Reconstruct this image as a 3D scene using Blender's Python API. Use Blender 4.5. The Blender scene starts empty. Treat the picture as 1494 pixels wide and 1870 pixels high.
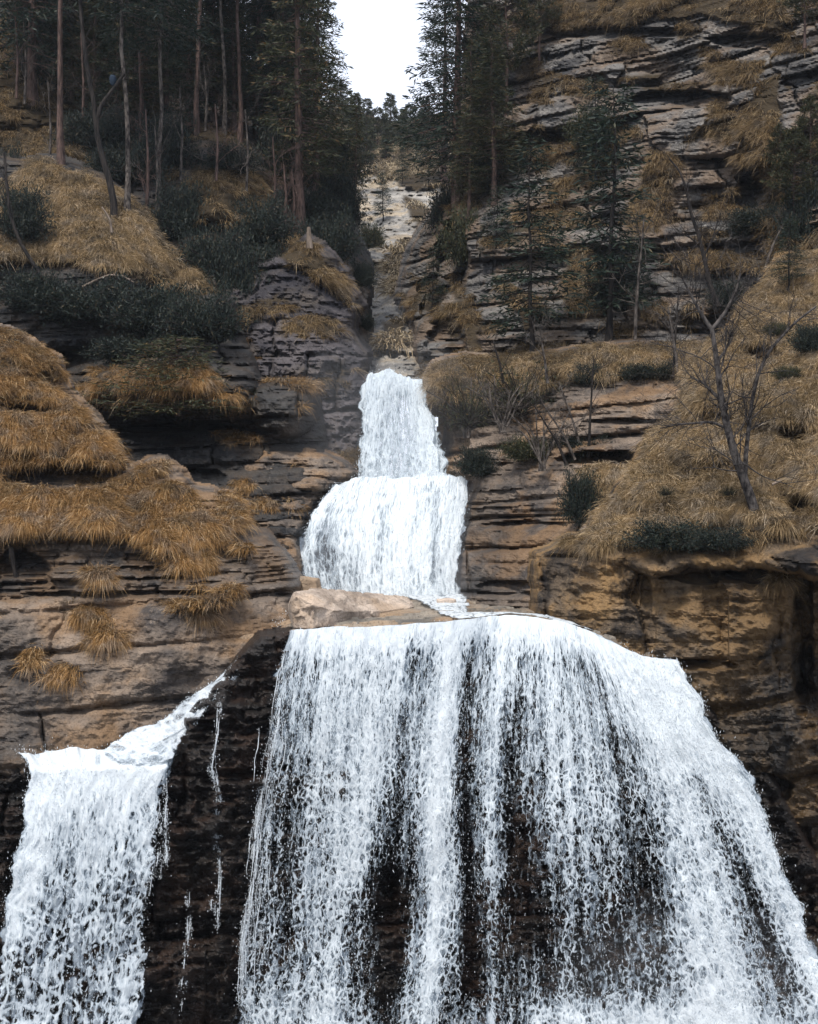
import bpy, math, random
import numpy as np
from mathutils import Vector
R = math.radians
S = bpy.context.scene
COL = S.collection
rng = np.random.default_rng(7)
random.seed(7)

# ------------------------------------------------------------------ camera, sky, sun, exposure
FOC, CX, CY = 2078.0, 747.0, 935.0
cam = bpy.data.cameras.new('camera'); camo = bpy.data.objects.new('camera', cam); COL.objects.link(camo)
camo.location = (0, 0, 0); camo.rotation_euler = (R(90), 0, 0)
cam.sensor_fit = 'VERTICAL'; cam.sensor_height = 36; cam.lens = 36 * FOC / 1870
cam.clip_start = 0.1; cam.clip_end = 2000
S.camera = camo
S.view_settings.view_transform = 'Standard'; S.view_settings.look = 'None'
S.view_settings.exposure = -0.14; S.view_settings.gamma = 1
SUN_EL, SUN_AZ = 62, -28          # high, from the left and a little behind the camera
W = bpy.data.worlds.new('World'); S.world = W; W.use_nodes = True
nt = W.node_tree; nt.nodes.clear()
sk = nt.nodes.new('ShaderNodeTexSky'); sk.sky_type = 'NISHITA'; sk.sun_disc = False
sk.sun_elevation = R(SUN_EL); sk.sun_rotation = R(180 + SUN_AZ)
hs = nt.nodes.new('ShaderNodeHueSaturation'); hs.inputs['Saturation'].default_value = 0.3   # overcast: mostly grey-white
tc = nt.nodes.new('ShaderNodeTexCoord'); sx = nt.nodes.new('ShaderNodeSeparateXYZ')
mr = nt.nodes.new('ShaderNodeMapRange'); mr.inputs[1].default_value = -0.02; mr.inputs[2].default_value = 0.75     # overcast sky: zenith brighter than horizon, dark ground below
mr.inputs[3].default_value = 0.0; mr.inputs[4].default_value = 1.0
crv = nt.nodes.new('ShaderNodeFloatCurve'); cc = crv.mapping.curves[0].points
cc[0].location = (0, 0.04); cc[1].location = (1, 0.46); cc.new(0.05, 0.47); cc.new(0.12, 0.55); crv.mapping.update()
sc3 = nt.nodes.new('ShaderNodeMath'); sc3.operation = 'MULTIPLY'; sc3.inputs[1].default_value = 2.3
mxs = nt.nodes.new('ShaderNodeMix'); mxs.data_type = 'RGBA'; mxs.inputs[0].default_value = 0.65
mxs.inputs[7].default_value = (10.2, 11.0, 12.8, 1)
vm = nt.nodes.new('ShaderNodeVectorMath'); vm.operation = 'SCALE'
bg = nt.nodes.new('ShaderNodeBackground'); bg.inputs[1].default_value = 0.115
wo = nt.nodes.new('ShaderNodeOutputWorld')
L = nt.links.new
L(sk.outputs[0], hs.inputs['Color']); L(hs.outputs[0], mxs.inputs[6]); L(tc.outputs['Generated'], sx.inputs[0])
L(sx.outputs[2], mr.inputs[0]); L(mxs.outputs[2], vm.inputs[0]); L(mr.outputs[0], crv.inputs['Value']); L(crv.outputs[0], sc3.inputs[0]); L(sc3.outputs[0], vm.inputs['Scale'])
L(vm.outputs[0], bg.inputs[0]); L(bg.outputs[0], wo.inputs[0])
sun = bpy.data.lights.new('sun', 'SUN'); suno = bpy.data.objects.new('sun', sun); COL.objects.link(suno)
sun.energy = 5.0; sun.angle = R(9); sun.color = (1.0, 0.93, 0.84)
suno.rotation_euler = (R(90 - SUN_EL), 0, R(SUN_AZ)); suno.location = (0, 0, 60)
S.cycles.max_bounces = 5; S.cycles.diffuse_bounces = 3; S.cycles.transparent_max_bounces = 16
S.cycles.transmission_bounces = 3; S.cycles.glossy_bounces = 2; S.cycles.volume_bounces = 0
S.cycles.use_fast_gi = False

# ------------------------------------------------------------------ noise
def _h(ix, iy, iz, seed):
    n = (ix.astype(np.int64) * 374761393 + iy.astype(np.int64) * 668265263 + iz.astype(np.int64) * 2147483647 + seed * 974634777) & 0xffffffff
    n = ((n ^ (n >> 13)) * 1274126177) & 0xffffffff
    n = ((n ^ (n >> 16)) * 2246822519) & 0xffffffff
    return ((n ^ (n >> 15)) & 0xffffff) / float(0xffffff)
def vnoise(x, y, z=0.0, seed=0):
    x, y, z = np.broadcast_arrays(np.asarray(x, float), np.asarray(y, float), np.asarray(z, float))
    ix, iy, iz = np.floor(x), np.floor(y), np.floor(z)
    fx, fy, fz = x - ix, y - iy, z - iz
    fx = fx * fx * (3 - 2 * fx); fy = fy * fy * (3 - 2 * fy); fz = fz * fz * (3 - 2 * fz)
    def c(a, b, d): return _h(ix + a, iy + b, iz + d, seed)
    a = (c(0,0,0) * (1 - fx) + c(1,0,0) * fx) * (1 - fy) + (c(0,1,0) * (1 - fx) + c(1,1,0) * fx) * fy
    if np.all(fz == 0): return a * 2 - 1
    b = (c(0,0,1) * (1 - fx) + c(1,0,1) * fx) * (1 - fy) + (c(0,1,1) * (1 - fx) + c(1,1,1) * fx) * fy
    return (a * (1 - fz) + b * fz) * 2 - 1
def fbm(x, y, z=0.0, seed=0, o=4, g=0.5):
    s = 0; a = 1.0; t = 0
    for i in range(o):
        s = s + a * vnoise(np.asarray(x) * 2**i, np.asarray(y) * 2**i, np.asarray(z) * 2**i, seed + i * 11); t += a; a *= g
    return s / t
def sstep(a, b, x):
    t = np.clip((x - a) / (b - a), 0, 1); return t * t * (3 - 2 * t)

# ------------------------------------------------------------------ mesh and object helpers
def P(px, py, D):
    px, py, D = np.asarray(px, float), np.asarray(py, float), np.asarray(D, float)
    return np.stack([(px - CX) / FOC * D, D + 0 * px, (CY - py) / FOC * D], -1)
def mk(name, V, faces, mat, parent=None, smooth=True, attrs=None):
    """faces: list of int arrays (n,k)"""
    me = bpy.data.meshes.new(name)
    V = np.ascontiguousarray(V, dtype=np.float32)
    faces = [np.asarray(f, dtype=np.int32) for f in faces if len(f)]
    me.vertices.add(len(V)); me.vertices.foreach_set('co', V.ravel())
    nl = sum(f.size for f in faces); npoly = sum(len(f) for f in faces)
    me.loops.add(nl); me.polygons.add(npoly)
    me.loops.foreach_set('vertex_index', np.concatenate([f.ravel() for f in faces]))
    tot = np.concatenate([np.full(len(f), f.shape[1], np.int32) for f in faces])
    st = np.concatenate([[0], np.cumsum(tot)[:-1]]).astype(np.int32)
    me.polygons.foreach_set('loop_start', st)
    me.polygons.foreach_set('use_smooth', np.full(npoly, smooth))
    me.update(calc_edges=True); me.validate()
    for k, a in (attrs or {}).items():
        at = me.attributes.new(k, 'FLOAT', 'POINT'); at.data.foreach_set('value', np.ascontiguousarray(a, np.float32).ravel())
    if mat: me.materials.append(mat)
    o = bpy.data.objects.new(name, me); COL.objects.link(o)
    if parent: o.parent = parent
    return o
def tag(o, label=None, cat=None, group=None, kind=None):
    if label: o['label'] = label
    if cat: o['category'] = cat
    if group: o['group'] = group
    if kind: o['kind'] = kind
    return o
def empty(name, loc, rz=0):
    o = bpy.data.objects.new(name, None); COL.objects.link(o); o.location = loc; o.rotation_euler = (0, 0, rz)
    o.empty_display_size = 0.3
    return o
def grid_faces(nr, nc, keep=None):
    i = np.arange(nr * nc).reshape(nr, nc)
    q = np.stack([i[:-1, :-1], i[1:, :-1], i[1:, 1:], i[:-1, 1:]], -1).reshape(-1, 4)
    if keep is not None:
        k = keep[:-1, :-1] & keep[1:, :-1] & keep[1:, 1:] & keep[:-1, 1:]
        q = q[k.ravel()]
    return q

# ------------------------------------------------------------------ materials
class NT:
    def __init__(s, name):
        s.m = bpy.data.materials.new(name); s.m.use_nodes = True; s.t = s.m.node_tree; s.t.nodes.clear()
    def n(s, typ, ins=None, **kw):
        nd = s.t.nodes.new('ShaderNode' + typ)
        for k, v in kw.items(): setattr(nd, k, v)
        for k, v in (ins or {}).items():
            if hasattr(v, 'bl_rna') and v.bl_rna.identifier.startswith('NodeSocket'): s.t.links.new(v, nd.inputs[k])
            else: nd.inputs[k].default_value = v
        return nd
    def math(s, op, a, b=0.0, c=0.0, clamp=False):
        return s.n('Math', {0: a, 1: b, 2: c}, operation=op, use_clamp=clamp).outputs[0]
    def ramp(s, f, a, b, lo=0.0, hi=1.0):
        return s.n('MapRange', {0: f, 1: a, 2: b, 3: lo, 4: hi}, interpolation_type='SMOOTHSTEP').outputs[0]
    def mix(s, f, a, b):
        return s.n('Mix', {0: f, 6: a, 7: b}, data_type='RGBA').outputs[2]
    def attr(s, name): return s.n('Attribute', attribute_name=name, attribute_type='GEOMETRY').outputs['Fac']
    def noise(s, vec, scale, detail=4, rough=0.55, dist=0.0):
        return s.n('TexNoise', {'Vector': vec, 'Scale': scale, 'Detail': detail, 'Roughness': rough, 'Distortion': dist}).outputs['Fac']
    def out(s, sh): s.n('OutputMaterial', {'Surface': sh}); return s.m
def c4(c): return (c[0], c[1], c[2], 1.0)

def rock_mat(name, dark, mid, light, ochre, och=0.3, wet=0.0, strat=1.0, bump=0.6, fs=1.0, vert=0.35, lightamt=0.5):
    t = NT(name)
    geo = t.n('NewGeometry').outputs['Position']
    warp = t.n('TexNoise', {'Vector': geo, 'Scale': 0.5 * fs, 'Detail': 3.0}).outputs['Color']
    wv = t.n('VectorMath', {0: warp, 1: (0.5, 0.5, 0.5)}, operation='SUBTRACT').outputs[0]
    pw = t.n('VectorMath', {0: wv, 1: (0.5, 0.5, 0.5), 2: geo}, operation='MULTIPLY_ADD').outputs[0]
    hv = t.n('Mapping', {'Vector': pw, 'Scale': (0.35, 0.35, 5.0)}).outputs[0]
    vv = t.n('Mapping', {'Vector': pw, 'Scale': (2.2, 2.2, 0.3)}).outputs[0]
    big = t.noise(pw, 0.55 * fs, 5, 0.6)
    band = t.noise(hv, 1.0 * fs, 6, 0.65)
    fine = t.noise(geo, 9.0 * fs, 8, 0.72)
    streak = t.noise(vv, 0.9 * fs, 5, 0.6)
    col = t.mix(t.ramp(t.math('ADD', t.math('MULTIPLY', band, 0.6 * strat), t.math('MULTIPLY', big, 1 - 0.6 * strat)), 0.38, 0.62), c4(dark), c4(mid))
    lt = t.math('MULTIPLY', t.ramp(fine, 0.5, 0.72), t.ramp(t.noise(pw, 1.3 * fs, 5), 0.42, 0.62))
    col = t.mix(t.math('MULTIPLY', lt, lightamt), col, c4(light))
    of = t.math('MULTIPLY', t.ramp(t.noise(pw, 0.8 * fs, 4, 0.6), 0.5 - och * 0.25, 0.68 - och * 0.25), min(1, och * 1.8))
    col = t.mix(of, col, c4(ochre))
    sf = t.math('MULTIPLY', t.ramp(streak, 0.5, 0.66), vert)
    col = t.mix(sf, col, c4([x * 0.35 for x in dark]))
    spk = t.ramp(t.noise(geo, 22.0 * fs, 6, 0.7), 0.36, 0.5, 0.55, 1.0)
    col = t.n('VectorMath', {0: col, 'Scale': spk}, operation='SCALE').outputs[0]
    g = t.attr('grass')
    soil = t.mix(fine, (0.012, 0.010, 0.007, 1), (0.07, 0.05, 0.027, 1))
    col = t.mix(g, col, soil)
    wt = t.math('MAXIMUM', t.attr('wet'), wet)
    colw = t.n('VectorMath', {0: col, 'Scale': t.math('MULTIPLY_ADD', wt, -0.6, 1.0)}, operation='SCALE').outputs[0]
    rough = t.math('MULTIPLY_ADD', wt, -0.5, 0.85)
    hb = t.math('ADD', t.math('MULTIPLY', t.noise(hv, 3.5 * fs, 8, 0.7), 0.9 * strat), t.math('MULTIPLY', t.noise(geo, 5 * fs, 9, 0.7), 1.0))
    cell = t.n('TexVoronoi', {'Vector': t.n('Mapping', {'Vector': pw, 'Scale': (1.0, 1.0, 2.6)}).outputs[0], 'Scale': 1.5 * fs, 'Randomness': 1.0}, feature='DISTANCE_TO_EDGE').outputs['Distance']
    hb = t.math('ADD', hb, t.ramp(cell, 0.0, 0.04, -0.12, 0.0))
    bp = t.n('Bump', {'Strength': bump, 'Distance': 0.16, 'Height': hb}).outputs[0]
    b = t.n('BsdfPrincipled', {'Base Color': colw, 'Roughness': rough, 'Specular IOR Level': t.math('MULTIPLY_ADD', wt, 0.35, 0.15), 'Normal': bp})
    return t.out(b.outputs[0])

def grass_mat(name, a, b, c):
    t = NT(name)
    r = t.attr('rnd'); s = t.attr('tip')
    geo = t.n('NewGeometry').outputs['Position']
    pn = t.noise(geo, 0.7, 4, 0.6)
    col = t.mix(t.ramp(t.math('MULTIPLY_ADD', r, 0.5, t.math('MULTIPLY', pn, 0.6)), 0.25, 0.8), c4(a), c4(b))
    col = t.mix(t.ramp(r, 0.55, 1.0), col, c4(c))
    p2 = t.noise(geo, 2.2, 4, 0.65)
    gray = t.n('HueSaturation', {'Saturation': 0.62, 'Value': 0.72, 'Color': col}).outputs[0]
    col = t.mix(t.ramp(p2, 0.45, 0.62, 0.0, 0.85), col, gray)
    root = t.n('VectorMath', {0: col, 'Scale': 0.25}, operation='SCALE').outputs[0]  # blade bases darkened to paint in the shade under and between tussocks
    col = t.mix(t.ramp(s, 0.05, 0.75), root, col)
    col = t.mix(t.ramp(t.noise(geo, 0.9, 4, 0.7), 0.5, 0.68, 0.0, 0.6), col, (0.10, 0.075, 0.045, 1))
    d = t.n('BsdfDiffuse', {'Color': col}).outputs[0]
    tr = t.n('BsdfTranslucent', {'Color': col}).outputs[0]
    return t.out(t.n('MixShader', {0: 0.3, 1: d, 2: tr}).outputs[0])

def leaf_mat(name, a, b, c, f=0.9):
    t = NT(name)
    r = t.attr('rnd'); pn = t.noise(t.n('NewGeometry').outputs['Position'], 0.9, 3)
    col = t.mix(t.ramp(t.math('MULTIPLY_ADD', r, 0.55, t.math('MULTIPLY', pn, 0.5)), 0.2, 0.85), c4(a), c4(b))
    col = t.mix(t.ramp(r, f, 1.0), col, c4(c))
    d = t.n('BsdfPrincipled', {'Base Color': col, 'Roughness': 0.6, 'Specular IOR Level': 0.25}).outputs[0]
    tr = t.n('BsdfTranslucent', {'Color': col}).outputs[0]
    return t.out(t.n('MixShader', {0: 0.2, 1: d, 2: tr}).outputs[0])

def bark_mat(name, a, b, sc=(9, 9, 1.6)):
    t = NT(name)
    tc = t.n('TexCoord').outputs['Object']
    n1 = t.noise(t.n('Mapping', {'Vector': tc, 'Scale': sc}).outputs[0], 1.5, 6, 0.65)
    n2 = t.noise(tc, 0.6, 3)
    col = t.mix(t.ramp(t.math('MULTIPLY_ADD', n1, 0.7, t.math('MULTIPLY', n2, 0.3)), 0.38, 0.62), c4(a), c4(b))
    bp = t.n('Bump', {'Strength': 0.8, 'Distance': 0.03, 'Height': n1}).outputs[0]
    return t.out(t.n('BsdfPrincipled', {'Base Color': col, 'Roughness': 0.9, 'Specular IOR Level': 0.1, 'Normal': bp}).outputs[0])

def water_mat(name, seed=0.0, cs=(7.0, 4.2), soft=0.16, tint=(0.68, 0.735, 0.775)):
    """falling white water: lacy where the sheet thins out, solid foam where 'dens' is high"""
    t = NT(name)
    su, sv, de = t.attr('su'), t.attr('sv'), t.attr('dens')
    base = t.n('CombineXYZ', {0: su, 1: sv, 2: seed}).outputs[0]
    wn = t.n('TexNoise', {'Vector': t.n('Mapping', {'Vector': base, 'Scale': (4.0, 2.4, 1.0)}).outputs[0], 'Scale': 1.0, 'Detail': 4.0, 'Roughness': 0.6}).outputs['Color']
    wv = t.n('VectorMath', {0: wn, 1: (0.5, 0.5, 0.5)}, operation='SUBTRACT').outputs[0]
    pw = t.n('VectorMath', {0: wv, 1: (0.16, 0.34, 0.0), 2: base}, operation='MULTIPLY_ADD').outputs[0]
    def vor(sx_, sy_, w):
        v = t.n('TexVoronoi', {'Vector': t.n('Mapping', {'Vector': pw, 'Scale': (sx_, sy_, 1.0)}).outputs[0], 'Scale': 1.0}, feature='DISTANCE_TO_EDGE', voronoi_dimensions='3D').outputs['Distance']
        return t.ramp(v, 0.0, w, 1.0, 0.0)
    la, lb = vor(cs[0] * 1.7, cs[1] * 0.75, 0.34), vor(cs[0] * 0.85, cs[1], 0.26)
    age = t.ramp(t.attr('fall'), 0.3, 3.2)                     # lace widens as the water falls
    l1 = t.math('ADD', t.math('MULTIPLY', la, t.math('SUBTRACT', 1.0, age)), t.math('MULTIPLY', lb, age)); l2 = vor(cs[0] * 2.5, cs[1] * 1.6, 0.36)
    n1 = t.noise(t.n('Mapping', {'Vector': pw, 'Scale': (15.0, 2.6, 1.0)}).outputs[0], 1.0, 8, 0.68)
    n2 = t.noise(t.n('Mapping', {'Vector': base, 'Scale': (5.0, 0.30, 1.0)}).outputs[0], 1.0, 3, 0.5)
    n3 = t.noise(t.n('Mapping', {'Vector': base, 'Scale': (60.0, 12.0, 1.0)}).outputs[0], 1.0, 3, 0.6)
    f = t.math('MULTIPLY_ADD', l1, 0.46, t.math('MULTIPLY', l2, 0.26))
    f = t.math('MULTIPLY_ADD', t.ramp(n1, 0.34, 0.68), 0.46, f)
    f = t.math('MULTIPLY_ADD', t.ramp(n2, 0.36, 0.66), 0.32, f)
    f = t.math('MULTIPLY_ADD', n3, 0.16, f)
    T = t.math('MULTIPLY_ADD', de, -1.25, 1.36)
    al = t.ramp(t.math('SUBTRACT', f, T), -soft, soft)
    al = t.math('MULTIPLY', al, t.ramp(de, 0.0, 0.12))
    shade = t.mix(t.ramp(t.math('SUBTRACT', f, T), -0.1, 0.75), c4([tint[0] * 0.58, tint[1] * 0.63, tint[2] * 0.68]), c4([min(0.95, x * 1.12) for x in tint]))
    h = t.math('ADD', t.math('MULTIPLY', f, 1.0), t.math('MULTIPLY', n1, 0.5))
    bp = t.n('Bump', {'Strength': 0.22, 'Distance': 0.10, 'Height': h}).outputs[0]
    d = t.n('BsdfPrincipled', {'Base Color': shade, 'Roughness': 0.5, 'Specular IOR Level': 0.15, 'Normal': bp}).outputs[0]
    tl = t.n('BsdfTranslucent', {'Color': shade}).outputs[0]
    w = t.n('MixShader', {0: 0.3, 1: d, 2: tl}).outputs[0]
    tp = t.n('BsdfTransparent').outputs[0]
    return t.out(t.n('MixShader', {0: al, 1: tp, 2: w}).outputs[0])

def plain(name, col, rough=0.7, var=0.3, sc=6.0):
    t = NT(name)
    n = t.noise(t.n('TexCoord').outputs['Object'], sc, 4)
    c = t.mix(n, c4([x * (1 - var) for x in col]), c4([min(1, x * (1 + var)) for x in col]))
    return t.out(t.n('BsdfPrincipled', {'Base Color': c, 'Roughness': rough}).outputs[0])

M = {}
M['slate'] = rock_mat('dark_strata_rock', (0.018, 0.020, 0.024), (0.075, 0.068, 0.062), (0.24, 0.215, 0.19), (0.12, 0.075, 0.04), och=0.2)
M['slab'] = rock_mat('tan_slab_rock', (0.060, 0.054, 0.052), (0.23, 0.18, 0.14), (0.48, 0.38, 0.29), (0.29, 0.165, 0.07), och=0.25, strat=0.55, bump=0.5)
M['wetwall'] = rock_mat('wet_dark_rock', (0.008, 0.008, 0.009), (0.045, 0.032, 0.025), (0.13, 0.095, 0.07), (0.09, 0.04, 0.02), och=0.25, wet=0.7, fs=1.3, strat=0.5)
M['bluff'] = rock_mat('ochre_bluff_rock', (0.030, 0.027, 0.026), (0.165, 0.12, 0.078), (0.44, 0.33, 0.21), (0.26, 0.16, 0.07), och=0.42, strat=0.25, vert=0.9)
M['grey'] = rock_mat('grey_limestone', (0.035, 0.036, 0.040), (0.17, 0.16, 0.15), (0.50, 0.47, 0.42), (0.20, 0.13, 0.075), och=0.28, fs=0.7, lightamt=0.7)
M['mauve'] = rock_mat('mauve_massive_rock', (0.038, 0.036, 0.042), (0.10, 0.09, 0.095), (0.22, 0.20, 0.19), (0.13, 0.10, 0.06), och=0.15, strat=0.3, fs=0.7)
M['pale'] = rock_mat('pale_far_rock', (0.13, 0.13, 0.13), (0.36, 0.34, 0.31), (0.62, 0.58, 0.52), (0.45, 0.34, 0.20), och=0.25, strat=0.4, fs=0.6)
M['shelf'] = rock_mat('shelf_rock', (0.13, 0.12, 0.105), (0.34, 0.30, 0.25), (0.58, 0.51, 0.43), (0.42, 0.27, 0.15), och=0.3, strat=0.3, wet=0.2)
M['boulder'] = rock_mat('cream_boulder_rock', (0.26, 0.21, 0.17), (0.60, 0.50, 0.42), (0.72, 0.64, 0.55), (0.42, 0.26, 0.12), och=0.15, strat=0.4, wet=0.0)
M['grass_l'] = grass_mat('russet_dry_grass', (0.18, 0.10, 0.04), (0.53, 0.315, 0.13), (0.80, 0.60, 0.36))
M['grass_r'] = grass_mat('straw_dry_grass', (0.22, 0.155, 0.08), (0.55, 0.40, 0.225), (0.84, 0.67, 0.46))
M['grass_p'] = grass_mat('pale_far_grass', (0.34, 0.26, 0.16), (0.62, 0.50, 0.33), (0.78, 0.68, 0.50))  # paler colour stands in for sunlight that the left hillside blocks
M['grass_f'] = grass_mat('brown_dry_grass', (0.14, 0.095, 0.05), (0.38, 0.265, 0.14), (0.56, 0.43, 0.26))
M['needle'] = leaf_mat('dark_spruce_needles', (0.008, 0.019, 0.016), (0.026, 0.042, 0.026), (0.075, 0.06, 0.028), 0.86)
M['needle2'] = leaf_mat('olive_pine_needles', (0.020, 0.028, 0.016), (0.062, 0.066, 0.030), (0.14, 0.085, 0.035), 0.84)
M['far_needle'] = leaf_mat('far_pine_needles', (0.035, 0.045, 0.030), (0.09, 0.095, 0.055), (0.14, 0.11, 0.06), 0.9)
M['shrub'] = leaf_mat('dark_shrub_leaves', (0.008, 0.015, 0.015), (0.026, 0.036, 0.026), (0.07, 0.055, 0.03), 0.88)
M['bark_red'] = bark_mat('reddish_pine_bark', (0.035, 0.026, 0.024), (0.15, 0.10, 0.085))
M['bark_grey'] = bark_mat('grey_bark', (0.016, 0.014, 0.014), (0.15, 0.13, 0.115), (7, 7, 3))
M['bark_dark'] = bark_mat('dark_wet_bark', (0.010, 0.010, 0.011), (0.045, 0.038, 0.034))
M['bark_lichen'] = bark_mat('dark_lichened_bark', (0.010, 0.009, 0.010), (0.10, 0.09, 0.085), (8, 8, 5))
M['bark_tan'] = bark_mat('tan_bark', (0.10, 0.08, 0.065), (0.26, 0.21, 0.17))
M['bark_pale'] = bark_mat('bleached_wood', (0.16, 0.135, 0.11), (0.42, 0.37, 0.31))

# ------------------------------------------------------------------ terrain built as separate rock masses
def rbf(ctrl):
    c = np.array(ctrl, float); X = c[:, :2] / 500.0; n = len(c)
    A = np.linalg.norm(X[:, None] - X[None], axis=2) + np.eye(n) * -0.01
    Pm = np.hstack([np.ones((n, 1)), X])
    K = np.block([[A, Pm], [Pm.T, np.zeros((3, 3))]])
    w = np.linalg.solve(K, np.concatenate([c[:, 2], np.zeros(3)]))
    def f(px, py):
        x = np.asarray(px, float) / 500; y = np.asarray(py, float) / 500
        s = w[n] + w[n + 1] * x + w[n + 2] * y
        for i in range(n): s = s + w[i] * np.hypot(x - X[i, 0], y - X[i, 1])
        return s
    return f
def polysd(poly, px, py):
    """positive inside"""
    d = np.full(px.shape, 1e9); ins = np.zeros(px.shape, bool); n = len(poly)
    for i in range(n):
        x0, y0 = poly[i]; x1, y1 = poly[(i + 1) % n]
        ex, ey = x1 - x0, y1 - y0
        t = np.clip(((px - x0) * ex + (py - y0) * ey) / (ex * ex + ey * ey + 1e-9), 0, 1)
        d = np.minimum(d, np.hypot(px - x0 - t * ex, py - y0 - t * ey))
        if y0 != y1:
            c = ((y0 > py) != (y1 > py)) & (px < (x1 - x0) * (py - y0) / (y1 - y0) + x0)
            ins ^= c
    return np.where(ins, d, -d)
def strata(x, z, seed, thick, amp, crack, dip=0.05, joint=2.5):
    """bedding: beds of uneven thickness stand proud or recessed, dark gaps between them, upright joints in each bed"""
    r = np.random.default_rng(seed)
    n = 400; th = thick * (0.35 + 1.5 * r.random(n) ** 1.6); b = np.cumsum(th) - th.sum() / 2
    zz = z + dip * x + thick * 0.16 * fbm(x * 0.3, z * 0.3, seed, seed, 3) + 0.035 * fbm(x * 2.5, z * 2.5, 0, seed + 5, 4)
    i = np.clip(np.searchsorted(b, zz), 1, n - 1)
    off = (r.random(n)[i] - 0.5) * 2
    dd = np.minimum(zz - b[i - 1], b[i] - zz)
    w = 0.035 + 0.03 * thick
    cr = np.exp(-(dd / w) ** 2) * (0.35 + 0.65 * sstep(-0.2, 0.3, fbm(x * 0.5, z * 0.8, 3, seed + 9, 2)))
    jl = joint * (0.5 + r.random(n)[i])
    xx = x / jl + r.random(n)[i] * 9 + 0.15 * fbm(x * 1.3, z * 1.3, 7, seed + 3, 2)
    j = np.floor(xx); jf = np.abs(xx - np.round(xx)) * jl
    joff = (_h(j, i.astype(float), j * 0, seed + 77) - 0.5) * 2
    jc = np.exp(-(jf / 0.045) ** 2) * (_h(np.round(xx), i.astype(float), j * 0, seed + 78) > 0.4)
    return -(amp * (0.6 * off + 0.75 * joff) + amp * 0.5 * fbm(x * 0.8, i * 3.7, 0, seed + 21, 2)) + crack * cr + crack * 0.7 * jc

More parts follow.
